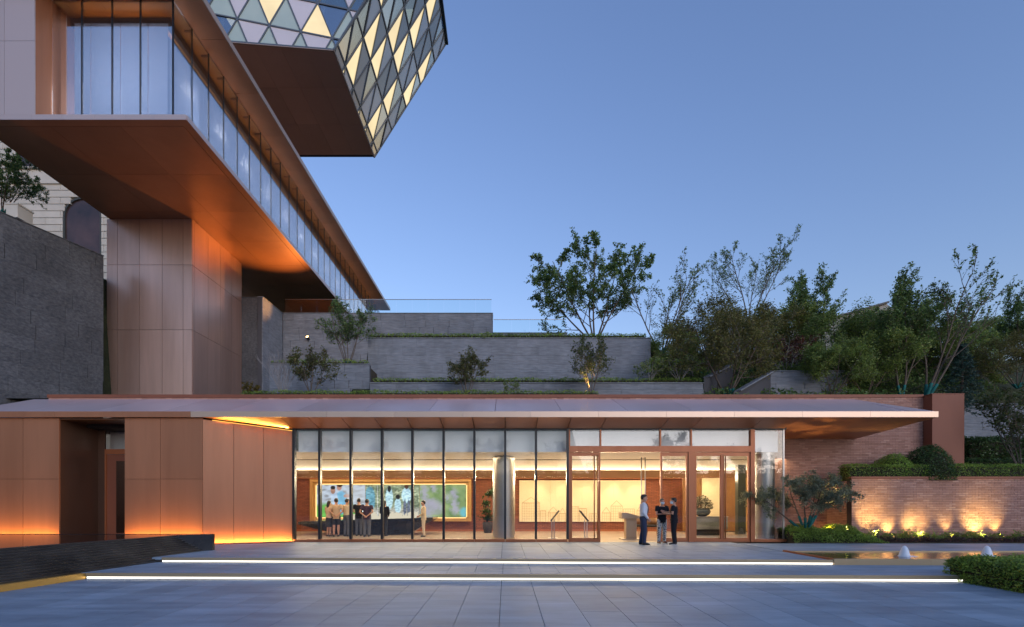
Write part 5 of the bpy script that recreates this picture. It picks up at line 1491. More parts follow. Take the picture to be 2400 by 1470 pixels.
for k, p in enumerate(LX):
    x = X(p,18.9)
    floodlight((x, (18.70,19.06)[k%2], (0.12,0.06)[k%2]), (x+0.12*(-1)**k, 19.33, (1.0,0.8,0.6,1.1,0.8,0.95)[k]), words[k]+' warm garden spotlight from the shrub mound along the brick wall', (150,62,110,66,120,64)[k], (76,84,92,72,88,78)[k], 0.8, (1.0,0.78,0.28), 'garden spotlights at the low brick wall', 1.0)
r = np.random.RandomState(43); P = []
for k, p in enumerate(range(2034, 2420, 9)):
    x = X(p, 18.95)+r.normal()*0.05; h = 0.16+0.26*r.rand()*(1.3 if k % 3 == 0 else 0.8); n = 90
    q = r.normal(size=(n,3))*np.array([0.10,0.08,0.0]); q[:,2] = r.rand(n)**0.8*h
    P.append(q+np.array([x, 18.98+r.normal()*0.06, 0.03]))
o = leaves_obj('bedding_foliage', np.concatenate(P), 0.07, r, L_mid, None); tag(o, 'leafy green bedding growing along the foot of the low brick wall', 'bedding', kind='stuff')
floodlight((X(1945,19.2), 19.2, 0.3), (X(1930,20.8), 20.8, 1.5), 'warm garden spotlight hidden behind the garden tree in the brick recess', 90, 150, 0.8, (1.0,0.50,0.12), None, 0.9)
floodlight((X(1985,18.6), 18.55, 0.35), (X(1935,19.0), 18.9, 2.5), 'warm garden spotlight at the mound edge lighting the garden tree crown', 330, 50, 0.8, (1.0,0.66,0.25), None, 0.9)

# ================================================================== TREES
def gen_tree(seed, H, spread, stems=1, stem_ang=8, n1=7, n2=7, n3=0, l1=0.5, l2=0.4, a1=45, a2=45, up=0.25, start=0.3, leaves=10, leaf=0.13, trunk=0.06, clump=0.14, lean=(0,0), wrap=0.0, barkmat=None, leafm=None, droop=0.2, aspect=0.55, bare_low=0.0, seg=5):
    """returns (branch mesh, leaf mesh, wrap mesh)"""
    r = random.Random(seed); rn = np.random.RandomState(seed)
    mb = MB(); wr = MB(); LP = []
    def perp(d):
        v = Vector((r.gauss(0,1), r.gauss(0,1), r.gauss(0,1))); v -= d*v.dot(d); return v.normalized()
    def limb(p, d, L, rad, nseg, wob, upb, sides):
        pts = [p.copy()]; rads = [rad]; dd = d.copy()
        for k in range(nseg):
            dd = (dd + perp(dd)*wob + Vector((0,0,1))*upb).normalized()
            p = p + dd*(L/nseg); pts.append(p.copy()); rads.append(max(rad*(1-(k+1)/nseg*0.75), 0.004))
        mb.tube(pts, rads, sides, cap=False)
        return pts, rads
    def at_(pts, t):
        f = t*(len(pts)-1); i = min(int(f), len(pts)-2); q = pts[i].lerp(pts[i+1], f-i); return q, (pts[i+1]-pts[i]).normalized()
    for s in range(stems):
        a = 2*math.pi*(s+r.random()*0.5)/stems
        ang = R(stem_ang*r.uniform(0.6,1.2)) if stems > 1 else R(stem_ang)*r.uniform(0,0.6)
        d = Vector((math.cos(a)*math.sin(ang)+lean[0], math.sin(a)*math.sin(ang)+lean[1], math.cos(ang))).normalized()
        L = H*r.uniform(0.72,0.88)
        p0 = Vector((math.cos(a)*trunk*0.8*(stems>1), math.sin(a)*trunk*0.8*(stems>1), -0.15))
        pts, rads = limb(p0, d, L, trunk*(1 if stems == 1 else 0.75), 8, 0.07, 0.04, 7)
        if wrap:
            f = wrap/L; q = [at_(pts, f*k/4)[0] for k in range(5)]; wr.tube(q, [trunk*1.15*(1 if stems == 1 else 0.85)]*5, 8)
        for i in range(n1):
            t = start + (1-start)*(i+r.random()*0.7)/n1; t = min(t, 0.99)
            p, dd = at_(pts, t)
            sd = (dd*math.cos(R(a1)) + perp(dd)*math.sin(R(a1*r.uniform(0.8,1.3)))).normalized()
            sd = Vector((sd.x*spread, sd.y*spread, sd.z)).normalized()
            L1 = H*l1*(1.05-0.55*t)*r.uniform(0.7,1.15)
            p1, r1 = limb(p, sd, L1, trunk*0.42*(1-0.6*t), 5, 0.12, up*0.5, 5)
            for j in range(n2):
                t2 = 0.25+0.75*(j+r.random())/n2; t2 = min(t2, 0.99)
                q, qd = at_(p1, t2)
                s2 = (qd*math.cos(R(a2)) + perp(qd)*math.sin(R(a2))).normalized()
                L2 = L1*l2*r.uniform(0.6,1.2)*(1.15-0.4*t2)
                p2, r2 = limb(q, s2, L2, max(trunk*0.16,0.006), 3, 0.18, up, 3)
                ends = [p2]
                for k in range(n3):
                    q3, d3 = at_(p2, 0.3+0.7*r.random()*0.99)
                    s3 = (d3*0.75+perp(d3)*0.65).normalized()
                    p3, _ = limb(q3, s3, L2*0.55*r.uniform(0.6,1.1), 0.005, 2, 0.15, up, 3)
                    ends.append(p3)
                for e in ends:
                    for k in range(leaves):
                        f = r.random()**0.7
                        if r.random() < bare_low: continue
                        b, _ = at_(e, min(f,0.999)); LP.append((b.x+r.gauss(0,clump)*0.6, b.y+r.gauss(0,clump)*0.6, b.z+r.gauss(0,clump)*0.5))
    tm = mb.mesh('trunk', barkmat or M_bark, True)
    lm = leaves_mesh('crown', np.array(LP), leaf, rn, leafm, aspect=aspect, droop=droop) if LP else None
    wm = wr.mesh('trunk_wrap', M_teal, True) if wr.V else None
    return tm, lm, wm
TREES = {}
def plant(proto, name, label, px, py, Y, rz=0.0, s=1.0, cat='tree', group=None, sz=None, x=None, z=None):
    tm, lm, wm = TREES[proto]
    loc = (X(px,Y) if x is None else x, Y, Z(py,Y) if z is None else z)
    t = thing(name, loc, label, cat, group); t.rotation_euler = (0,0,rz); t.scale = (s, s, sz or s)
    for nm, m in (('trunk', tm), ('crown', lm), ('trunk_wrap', wm)):
        if m is None: continue
        o = bpy.data.objects.new(nm, m); COL.objects.link(o); o.parent = t
    return t
TREES['full'] = gen_tree(101, 5.9, 1.35, stems=6, stem_ang=34, n1=8, n2=8, n3=2, l1=0.42, l2=0.42, a1=42, a2=45, up=0.12, start=0.22, leaves=19, leaf=0.115, trunk=0.075, clump=0.10, wrap=0.55, leafm=L_deep, aspect=0.6)
TREES['vase'] = gen_tree(102, 5.4, 1.0, stems=4, stem_ang=25, n1=8, n2=8, n3=1, l1=0.42, l2=0.4, a1=30, a2=35, up=0.16, start=0.34, leaves=7, leaf=0.10, trunk=0.07, clump=0.07, leafm=L_deep, bare_low=0.15, wrap=0.5)
TREES['vase2'] = gen_tree(103, 5.6, 1.0, stems=5, stem_ang=34, n1=8, n2=8, n3=1, l1=0.38, l2=0.42, a1=30, a2=38, up=0.16, start=0.42, leaves=9, leaf=0.09, trunk=0.06, clump=0.08, leafm=L_deep, bare_low=0.1)
TREES['leaner'] = gen_tree(104, 6.6, 1.0, stems=4, stem_ang=17, n1=9, n2=8, n3=1, l1=0.36, l2=0.42, a1=26, a2=32, up=0.10, start=0.34, leaves=4, leaf=0.13, trunk=0.075, clump=0.07, leafm=L_deep, lean=(0.42,-0.05), wrap=0.7, bare_low=0.1)
TREES['upright'] = gen_tree(105, 5.8, 0.9, stems=4, stem_ang=16, n1=9, n2=8, n3=2, l1=0.34, l2=0.42, a1=34, a2=40, up=0.2, start=0.28, leaves=14, leaf=0.105, trunk=0.06, clump=0.1, leafm=L_deep, wrap=0.6)
TREES['bush'] = gen_tree(106, 3.6, 1.5, stems=6, stem_ang=42, n1=7, n2=8, n3=2, l1=0.55, l2=0.45, a1=48, a2=50, up=0.08, start=0.25, leaves=19, leaf=0.095, trunk=0.05, clump=0.19, leafm=L_mid)
TREES['bush_olive'] = gen_tree(107, 3.9, 1.6, stems=5, stem_ang=40, n1=7, n2=8, n3=2, l1=0.6, l2=0.42, a1=50, a2=50, up=0.05, start=0.3, leaves=18, leaf=0.09, trunk=0.06, clump=0.18, leafm=L_olive, wrap=0.4)
TREES['red'] = gen_tree(108, 1.9, 1.5, stems=5, stem_ang=40, n1=6, n2=7, n3=1, l1=0.55, l2=0.45, a1=50, up=0.05, start=0.25, leaves=6, leaf=0.09, trunk=0.03, clump=0.10, leafm=L_red, barkmat=M_bark_pale)
TREES['maple'] = gen_tree(109, 2.0, 1.5, stems=5, stem_ang=34, n1=6, n2=7, n3=1, l1=0.52, l2=0.45, a1=48, up=0.08, start=0.35, leaves=8, leaf=0.085, trunk=0.03, clump=0.09, leafm=leafmat('leaf_maple',[(0.08,0.10,0.03),(0.12,0.135,0.04),(0.15,0.13,0.045)]))
TREES['airy'] = gen_tree(110, 2.9, 1.1, stems=6, stem_ang=24, n1=8, n2=7, n3=1, l1=0.4, l2=0.4, a1=34, up=0.12, start=0.22, leaves=5, leaf=0.085, trunk=0.028, clump=0.08, leafm=leafmat('leaf_fresh',[(0.05,0.075,0.02),(0.08,0.11,0.03),(0.11,0.13,0.04)]))
TREES['twiggy'] = gen_tree(111, 2.2, 1.0, stems=14, stem_ang=24, n1=6, n2=4, n3=0, l1=0.42, l2=0.4, a1=20, a2=24, up=0.1, start=0.25, leaves=0, leaf=0.06, trunk=0.016, barkmat=M_bark_pale)
TREES['planter'] = gen_tree(112, 3.2, 1.25, stems=6, stem_ang=26, n1=7, n2=7, n3=2, l1=0.42, l2=0.42, a1=42, up=0.12, start=0.42, leaves=6, leaf=0.09, trunk=0.035, clump=0.09, leafm=L_deep, wrap=0.25)
TREES['cloud'] = gen_tree(213, 2.9, 1.7, stems=6, stem_ang=48, n1=6, n2=7, n3=2, l1=0.46, l2=0.42, a1=50, up=0.06, start=0.5, leaves=22, leaf=0.075, trunk=0.055, clump=0.09, leafm=L_silver, wrap=0.75, droop=0.5)
TREES['low'] = gen_tree(114, 1.3, 1.4, stems=6, stem_ang=36, n1=5, n2=6, n3=1, l1=0.5, l2=0.45, a1=45, up=0.08, start=0.3, leaves=6, leaf=0.07, trunk=0.02, clump=0.08, leafm=L_mid, barkmat=M_bark_pale)
TREES['low_yellow'] = gen_tree(115, 0.75, 1.4, stems=5, stem_ang=40, n1=5, n2=5, n3=0, l1=0.5, l2=0.45, a1=45, up=0.08, start=0.2, leaves=10, leaf=0.07, trunk=0.012, clump=0.05, leafm=L_yellow)
TREES['far'] = gen_tree(116, 6.5, 1.2, stems=1, stem_ang=3, n1=16, n2=9, n3=1, l1=0.42, l2=0.42, a1=55, up=0.1, start=0.2, leaves=9, leaf=0.20, trunk=0.11, clump=0.2, leafm=L_deep)
def conifer(seed, H, rad):
    r = random.Random(seed); rn = np.random.RandomState(seed); mb = MB(); LP = []
    mb.tube([(0,0,-0.1),(0,0,H*0.5),(0.03,0,H)], [0.09,0.05,0.008], 7)
    for i in range(110):
        z = H*(0.04+0.94*i/110); L = rad*(1-z/H)*r.uniform(0.8,1.12)+0.06; a = i*2.4+r.random()
        e = Vector((math.cos(a)*L, math.sin(a)*L, z-0.16*L)); mb.tube([(0,0,z),tuple(e)], [0.014,0.004], 3, cap=False)
        for k in range(46):
            f = r.random()**0.6; LP.append((e.x*f+r.gauss(0,0.06), e.y*f+r.gauss(0,0.06), z-0.16*L*f+r.gauss(0,0.045)))
    return mb.mesh('trunk', M_bark, True), leaves_mesh('crown', np.array(LP), 0.14, rn, L_blue, aspect=0.28), None
TREES['conifer'] = conifer(117, 3.4, 1.25)

G = 'trees on the slope behind the walls'
plant('full','garden_tree','tallest full crowned tree above the broad terrace wall', 1392, 800, 28.5, 0.3, 1.0, group=G)
plant('vase','garden_tree','sparse vase shaped tree just right of the tallest tree', 1552, 830, 28.0, 1.2, 0.96, group=G)
plant('vase2','garden_tree','airy wide topped tree standing highest in the middle of the slope', 1755, 775, 31.0, 2.3, 1.02, group=G)
plant('upright','garden_tree','leafy upright tree left of the stone gable', 1905, 880, 28.5, 0.7, 1.02, group=G)
plant('upright','garden_tree','thin upright tree with teal wrapped stems in front of the gable', 2112, 925, 23.6, 2.9, 0.97, group=G)
plant('leaner','garden_tree','multi stemmed tree leaning far to the right with teal wraps', 2172, 926, 23.4, 0.0, 0.98, group=G)
plant('bush_olive','garden_tree','broad olive green tree above the canopy middle with bent trunk', 1705, 922, 23.6, 0.4, 1.05, group=G)
plant('bush_olive','garden_tree','olive crown behind the bent trunk tree', 1650, 880, 27.0, 2.0, 1.05, group=G)
plant('bush_olive','garden_tree','spreading olive crown left of the red shrub', 1765, 870, 27.5, 3.6, 1.02, group=G)
plant('red','garden_shrub','dark red leaved shrub above the dark parapet', 1845, 875, 25.2, 0, 1.15, 'shrub')
for k, (p, py, Y, pr, s, lab) in enumerate((
    (1950,925,23.6,'bush',0.78,'dense green shrub right of the grey block wall'),
    (2030,925,24.4,'bush',0.95,'dense green shrub under the thin upright tree'),
    (1975,880,27.0,'bush',1.05,'dense green shrub high behind the grey block wall'),
    (2080,860,27.5,'bush',1.05,'dense green shrub below the stone gable'),
    (2160,880,27.0,'bush',1.0,'dense green shrub behind the leaning tree'),
    (2230,890,28.0,'bush',1.0,'dense green shrub above the conifer'),
    (1830,860,29.0,'bush',1.1,'dense green shrub behind the red leaved shrub'),
    (1580,880,26.2,'bush',0.72,'green shrub at the end of the broad terrace wall'),
    (2320,860,33.0,'bush',1.0,'rounded shrub against the sky at the right edge of the slope'),
    (2385,905,24.5,'bush_olive',0.72,'olive shrub at the right photo edge above the grey wall'))):
    plant(pr,'garden_shrub',lab,p,py,Y,k*1.3,s,'shrub','dense shrubs on the slope')
plant('conifer','conifer','dark blue green conifer behind the rust pylon', 2255, 968, 23.2, 0, 0.95, 'tree')
plant('upright','garden_tree','tree cut by the right photo edge above the curved wall', 2395, 880, 30.0, 1.9, 0.9, group=G)
plant('airy','garden_tree','slender tree in front of the grey wall at the right photo edge', 2392, 1095, 20.0, 0.9, 1.32)
plant('planter','garden_tree','multi stemmed tree in the short stone planter before the railing', 815, 852, 24.7, 0.4, 1.0)
plant('maple','small_maple','olive small maple left of the broad wall beside bare twigs', 728, 919, 21.6, 0.2, 1.0, 'tree','small maples above the parapet')
plant('maple','small_maple','small round maple standing alone before the broad grey wall', 1095, 921, 21.6, 1.7, 0.98, 'tree','small maples above the parapet')
plant('airy','garden_tree','airy tree lit from below by a warm lamp on the parapet', 1385, 922, 21.7, 0.0, 0.93)
plant('twiggy','bare_shrub','pale leafless twiggy shrub next to the olive maple', 662, 922, 21.7, 0.0, 0.98, 'shrub')
plant('low_yellow','garden_shrub','small yellow shrub at the foot of the copper pier', 588, 921, 21.6, 0, 0.85, 'shrub')
plant('low','garden_shrub','low grey green shrub at the right end of the hedge strip', 1525, 890, 23.5, 0.4, 1.0, 'shrub')
plant('low','garden_shrub','low shrub with teal wrapped stems near the small wall end', 1592, 888, 23.7, 2.1, 1.25, 'shrub')
plant('low','garden_shrub','tuft of green leaves spilling over the broad wall top', 1135, 800, 25.6, 0.9, 0.42, 'shrub')
plant('low','garden_shrub','small plants before the low stone wall left of the lit tree', 1200, 921, 21.9, 1.9, 0.5, 'shrub')
plant('full','garden_tree','dark leafy tree above the tall dark stone wall', 5, 500, 24.0, 2.2, 0.52, sz=0.56)
plant('cloud','garden_tree','small silver leaved garden tree with teal wrapped trunk by the glass corner', 1888, 1238, 18.85, 0.5, 0.92)
floodlight((X(1372,21.45), 21.42, 6.05), (X(1385,21.7), 21.75, 7.8), 'warm spotlight under the airy tree on the parapet', 90, 60, 1.0, (1.0,0.62,0.18))
# undergrowth on the slope
r = np.random.RandomState(77); n = 42000
ux = 7.6+r.rand(n)*17; uy = 22.2+r.rand(n)*14
uz = np.array([terrain_h(a,b) for a,b in zip(ux,uy)]) + r.rand(n)**1.6*0.75*(0.6+0.4*np.sin(ux*2.1)*np.sin(uy*1.7))
o = leaves_obj('undergrowth', np.stack([ux,uy,uz],1), 0.15, r, L_deep, None); tag(o, 'dense low undergrowth covering the slope behind the walls', 'undergrowth', kind='stuff')
# tree row behind the viewpoint (seen mirrored in the panes)
for k in range(16):
    x = -33+k*4.3+(k%3)*1.0
    plant('far','street_tree','tree of the row behind the viewpoint, mirrored in the lobby glass', 0, 0, -19-(k%3)*2.4, k*0.8, 1.14+0.12*((k*7)%5), group='tree row mirrored in the glass', x=x, z=-0.3)
mb = MB(); mb.box(-60, 60, -31, -27, -0.4, 5.2); o = mb.build('boundary_wall', M_stone); tag(o, 'long boundary wall behind the tree row', 'wall')

# ---- stone gable and curved concrete flank on the slope
Y = 37.0
t = thing('stone_gable', (X(2060,Y), Y, 10), 'rough stone gable end of a small building behind the trees', 'building')
mb = MB(); g = [(X(1850,Y),Y,9.0),(X(2150,Y),Y,9.0),(X(2150,Y),Y,Z(770,Y)),(X(2078,Y),Y,Z(712,Y)),(X(1850,Y),Y,Z(775,Y))]
mb.prism(g, (0,6,0)); mb.build('gable_core', M_concrete, t)
rr = random.Random(6); M_rubble = pbr('rubble_stone', [(0.20,0.21,0.19),(0.36,0.36,0.32)], rough=0.9, rnd=0.2, noise=(2,2,2))
z = 9.4
while z < Z(712,Y):
    x = X(1880,Y); h = 0.42
    while x < X(2148,Y):
        w = rr.uniform(0.4,0.9)
        px_ = VX + (x+w/2)*F/Y
        top = Z(712 + (2078-px_)*0.276 if px_ < 2078 else 712+(px_-2078)*0.8, Y)
        if z+h < top: boxp('rubble_stone', x+0.02, x+w-0.02, Y-rr.choice((0.05,0.08,0.11)), Y+0.02, z+0.02, z+h-0.02, M_rubble, t)
        x += w
    z += h
mb = MB(); mb.bar((X(1850,Y),Y+2.9,Z(775,Y)+0.05),(X(2078,Y),Y+2.9,Z(712,Y)+0.05),6.3,0.12); mb.build('roof_edge', M_slate, t)
t = thing('curved_flank', (X(2310,26), 26, 5), 'pale curved concrete flank with climbing plants right of the conifer', 'wall')
mb = MB(); n = 9
for k in range(n):
    a, b = k/n, (k+1)/n
    P = lambda f, o_: Vector((X(2272+78*f**1.15+o_*0.9,26), 26-0.5*f, Z(845+112*f**1.05-6*math.sin(f*3.1),26)))
    p = [P(a,0), P(b,0), P(b,22), P(a,22)]
    mb.prism([p[0],p[1],p[2]+Vector((0,0.6,0)),p[3]+Vector((0,0.6,0))], (-0.05,0.3,-0.25))
mb.build('concrete_face', M_concrete, t, smooth=False)
rr_ = np.random.RandomState(12); f = rr_.rand(2500)
P = np.stack([X(2305,26)+f*1.75+rr_.normal(size=2500)*0.16, 26.2+rr_.normal(size=2500)*0.2, Z(848,26)-f*2.3+rr_.normal(size=2500)*0.16+0.15],1)
leaves_obj('climber', P, 0.11, rr_, L_mid, t)
# ================================================================== PEOPLE
def remesh(name, mb, mat, voxel, smooth=6):
    m = mb.mesh(name + '_src')
    o = bpy.data.objects.new('tmp', m); COL.objects.link(o)
    md = o.modifiers.new('r', 'REMESH'); md.mode = 'VOXEL'; md.voxel_size = voxel; md.use_smooth_shade = True
    ms = o.modifiers.new('s', 'SMOOTH'); ms.factor = 0.5; ms.iterations = smooth
    dg = bpy.context.evaluated_depsgraph_get()
    me = bpy.data.meshes.new_from_object(o.evaluated_get(dg))
    bpy.data.objects.remove(o); bpy.data.meshes.remove(m)
    me.name = name; me.materials.clear(); me.materials.append(mat)
    return me
M_skin = pbr('skin', (0.46,0.25,0.17), rough=0.5)
M_hair = pbr('black_hair', (0.012,0.010,0.010), rough=0.45)
M_hairg = pbr('grey_hair', (0.10,0.08,0.065), rough=0.6)
M_shoe = pbr('black_shoe', (0.012,0.012,0.014), rough=0.35)
M_sole = pbr('white_sole', (0.6,0.6,0.6), rough=0.6)
M_mask = pbr('pale_mask', (0.62,0.72,0.78), rough=0.8)
def cloth(name, c, **k): return pbr(name, c, rough=0.85, spec=0.2, **k)

def person(label, px, py, Y, H, rz, shirt, bottom, pose, hair=M_hair, sleeve='short', shorts=False, skirt=False, long_hair=False, mask=False, voxel=0.010, group=None, build=1.0, extra=None, stance=0.09, shoe=M_shoe, tie=False, head_turn=0.0, bend=0.0):
    """faces -Y before turning by rz; metres for a 1.72 m body, then scaled"""
    x, z = X(px, Y), 0.0
    t = thing('person', (x, Y, z), label, 'person', group)
    t.rotation_euler = (0, 0, rz); k = H/1.72; t.scale = (k*build, k*build, k)
    base = WORLDLOC[t.name]
    body = MB()
    hipx = 0.088
    L = pose.get('legs', {})
    def leg(s):
        d = L.get(s, (0, 0))                       # foot offset x,y
        hip = Vector((s*hipx, 0.0, 0.90)); ank = Vector((s*stance+d[0], 0.02+d[1], 0.085))
        kn = hip.lerp(ank, 0.5) + Vector((0, -0.025, 0.01))
        return hip, kn, ank
    def arm(s):
        sh = Vector((s*0.185, 0.0+bend*0.5, 1.405)); el, wr = pose['arms'][s]; return sh, Vector(el), Vector(wr)
    tors = [(0,0.0,0.84,0.15,0.105),(0,0.0,0.92,0.165,0.115),(0,0,1.03,0.145,0.10),(0,-0.005,1.15,0.148,0.105),(0,-0.008,1.28,0.165,0.112),(0,0.0,1.37,0.172,0.10),(0,0.005,1.42,0.12,0.075),(0,0.005,1.46,0.06,0.058)]
    tors = [(a, b+bend*max(0,(c-0.9))*-0.6, c, d, e) for a,b,c,d,e in tors]
    hy = -0.02 + bend*-0.32
    body.stack(tors, 18)
    body.tube([(0,0.008+hy*0.4,1.42),(0,hy+0.005,1.56)], [0.058,0.052], 12)
    # head
    hs = []
    for (zz, rx, ry, cy) in ((1.492,0.030,0.030,-0.052),(1.505,0.045,0.055,-0.035),(1.535,0.060,0.078,-0.012),(1.575,0.070,0.090,0.0),(1.62,0.075,0.096,0.006),(1.66,0.073,0.094,0.01),(1.695,0.058,0.076,0.013),(1.715,0.03,0.04,0.014),(1.722,0.008,0.01,0.014)):
        hs.append((0, cy+hy, zz, rx, ry))
    hd = MB(); hd.stack(hs, 18)
    hd.tube([(0,-0.083+hy,1.635),(0,-0.112+hy,1.590),(0,-0.088+hy,1.578)], [0.010,0.016,0.012], 8)    # nose
    hd.tube([(-0.022,-0.087+hy,1.550),(0.022,-0.087+hy,1.550)], 0.010, 8)                              # lips
    for s in (-1,1):
        hd.ellipsoid((s*0.075, 0.012+hy, 1.60), (0.012,0.022,0.033), 8, 6)
        hd.ellipsoid((s*0.032,-0.082+hy,1.622), (0.022,0.010,0.009), 8, 5)
    def rot_head(mbx):
        if not head_turn: return
        c, s_ = math.cos(head_turn), math.sin(head_turn)
        mbx.V = [((v[0])*c-(v[1]-hy)*s_, (v[0])*s_+(v[1]-hy)*c+hy, v[2]) for v in mbx.V]
    rot_head(hd)
    b0 = len(body.V); body.V += hd.V; body.F += [tuple(i+b0 for i in f) for f in hd.F]
    for s in (-1,1):
        hip, kn, ank = leg(s)
        body.tube([hip+Vector((0,0,0.02)), hip.lerp(kn,0.5), kn, kn.lerp(ank,0.35), ank], [0.082,0.072,0.053,0.053,0.034], 12)
        body.tube([ank+Vector((0,0.045,-0.05)), ank+Vector((0,-0.05,-0.05)), ank+Vector((s*0.01,-0.14,-0.062))], [0.034,0.036,0.022], 10)
        sh, el, wr = arm(s)
        body.tube([sh+Vector((-s*0.05,0,0.0)), sh, sh.lerp(el,0.5), el, el.lerp(wr,0.35), wr], [0.05,0.053,0.045,0.037,0.036,0.024], 10)
        # hand : palm, four fingers, thumb
        d = (wr-el).normalized(); side = Vector(pose.get('palm', {}).get(s, (0,1,0))); side = (side - d*side.dot(d)).normalized(); up_ = d.cross(side)
        pe = wr + d*0.085
        body.tube([wr, wr+d*0.03, pe], [0.024,0.032,0.030], 8)
        for q, (o_, ln_) in enumerate(((-0.027,0.062),(-0.009,0.075),(0.009,0.070),(0.026,0.055))):
            f0 = pe - d*0.01 + side*o_; f1 = f0 + d*ln_*0.55 + up_*0.008; f2 = f1 + d*ln_*0.40 + up_*0.022
            body.tube([f0, f1, f2], [0.0098,0.009,0.0075], 6)
        t0 = wr + d*0.025 + side*-0.028; body.tube([t0, t0+d*0.03-side*0.022, t0+d*0.062-side*0.026+up_*0.01], [0.013,0.011,0.008], 6)
    o = bpy.data.objects.new('body', remesh('body', body, M_skin, voxel*0.72, 2)); setup(o, base, t)
    # ---- clothes
    g = 0.014
    sh_ = MB()
    tt = [(a,b,c,d+g,e+g) for a,b,c,d,e in tors]
    sh_.stack(([(0,0,0.80,0.178,0.13)] if pose.get('untucked', True) else [(0,0,0.95,0.166,0.122)]) + [q for q in tt if q[2] > (0.83 if pose.get('untucked', True) else 1.0) and q[2] < 1.45] , 20)
    for s in (-1,1):
        sh, el, wr = arm(s)
        if sleeve == 'long': sh_.tube([sh+Vector((-s*0.06,0,0)), sh, sh.lerp(el,0.5), el, el.lerp(wr,0.5), wr.lerp(el,0.06)], [0.062,0.068,0.060,0.052,0.048,0.038], 12)
        elif sleeve == 'short': e2 = sh.lerp(el,0.62); sh_.tube([sh+Vector((-s*0.06,0,0)), sh, sh.lerp(el,0.4), e2], [0.062,0.068,0.065,0.062], 12)
        else: sh_.tube([sh+Vector((-s*0.06,0,0)), sh+Vector((s*0.02,0,-0.02))], [0.06,0.06], 12)
    o = bpy.data.objects.new('shirt', remesh('shirt', sh_, shirt, voxel, 5)); setup(o, base, t)
    tr = MB(); tr.stack([(a,b,c,d+g*0.8,e+g*0.8) for a,b,c,d,e in tors if c < 1.06], 18)
    if skirt:
        tr.stack([(0,0,0.46,0.21,0.17),(0,0,0.7,0.195,0.15),(0,0,0.95,0.165,0.125)], 20)
    else:
        for s in (-1,1):
            hip, kn, ank = leg(s)
            if shorts: e2 = hip.lerp(kn,0.92); tr.tube([hip+Vector((0,0,0.03)), hip.lerp(e2,0.5), e2], [0.095,0.092,0.088], 12)
            else: tr.tube([hip+Vector((0,0,0.03)), hip.lerp(kn,0.5), kn, kn.lerp(ank,0.5), ank+Vector((0,0.005,-0.02))], [0.095,0.088,0.072,0.066,0.058], 12)
    o = bpy.data.objects.new('skirt' if skirt else ('shorts' if shorts else 'trousers'), remesh('bottoms', tr, bottom, voxel, 5)); setup(o, base, t)
    for s in (-1,1):
        hip, kn, ank = leg(s)
        fo = MB(); fo.tube([ank+Vector((0,0.055,-0.045)), ank+Vector((0,-0.03,-0.035)), ank+Vector((s*0.008,-0.11,-0.05)), ank+Vector((s*0.012,-0.17,-0.06))], [0.042,0.046,0.042,0.026], 10)
        fo.V = [(v[0], v[1], max(v[2], 0.004)) for v in fo.V]
        o = bpy.data.objects.new('shoe', fo.mesh('shoe', shoe, True)); setup(o, base, t)
        if shoe is not M_shoe or pose.get('sole'):
            so = MB(); so.stack([(ank.x,ank.y-0.055,0.0,0.047,0.135),(ank.x,ank.y-0.055,0.022,0.047,0.133)], 14); q = bpy.data.objects.new('sole', so.mesh('sole', M_sole)); setup(q, base, o)
    ha = MB()
    ha.stack([(0,0.040+hy,1.565,0.066,0.06),(0,0.034+hy,1.60,0.079,0.078),(0,0.024+hy,1.64,0.083,0.088),(0,0.012+hy,1.68,0.080,0.098),(0,0.008+hy,1.71,0.066,0.084),(0,0.010+hy,1.735,0.035,0.05),(0,0.010+hy,1.742,0.01,0.015)], 18)
    ha.tube([(-0.055,-0.068+hy,1.685),(0.0,-0.085+hy,1.70),(0.055,-0.068+hy,1.685)], 0.018, 8)
    if long_hair: ha.tube([(0,0.06+hy,1.62),(0,0.085+hy,1.50),(0,0.09+hy,1.36)], [0.07,0.066,0.04], 12)
    rot_head(ha)
    o = bpy.data.objects.new('hair', remesh('hair', ha, hair, voxel, 2)); setup(o, base, t)
    for s in (-1,1):
        ey = MB(); ey.ellipsoid((s*0.031,-0.0885+hy,1.610), (0.012,0.006,0.0065), 8, 5); rot_head(ey)
        q = bpy.data.objects.new('eye', ey.mesh('eye', M_hair, True)); setup(q, base, t)
    if mask:
        mk = MB(); mk.stack([(0,-0.045+hy,1.505,0.050,0.055),(0,-0.035+hy,1.54,0.066,0.080),(0,-0.030+hy,1.575,0.070,0.088),(0,-0.028+hy,1.598,0.068,0.080)], 18); rot_head(mk)
        q = bpy.data.objects.new('face_mask', remesh('face_mask', mk, M_mask, voxel*0.8, 2)); setup(q, base, t)
    if tie:
        ti = MB(); ti.tube([(0,-0.085,1.43),(0,-0.132,1.36),(0,-0.140,1.20),(0,-0.135,1.04)], [0.014,0.022,0.030,0.010], 6)
        q = bpy.data.objects.new('tie', ti.mesh('tie', pbr('dark_tie',(0.03,0.02,0.035),rough=0.6))); setup(q, base, t)
        be = MB(); be.stack([(0,0,0.955,0.176,0.128),(0,0,0.985,0.174,0.126)], 20); q = bpy.data.objects.new('belt', be.mesh('belt', M_shoe)); setup(q, base, t)
    return t
DOWN = {-1: ((-0.235,0.03,1.12),(-0.225,-0.04,0.88)), 1: ((0.235,0.03,1.12),(0.225,-0.04,0.88))}
BEHIND = {-1: ((-0.26,0.12,1.14),(-0.07,0.19,0.96)), 1: ((0.26,0.12,1.14),(0.06,0.20,0.98))}
CROSS = {-1: ((-0.235,-0.07,1.13),(0.03,-0.22,1.14)), 1: ((0.235,-0.07,1.13),(-0.02,-0.24,1.19))}
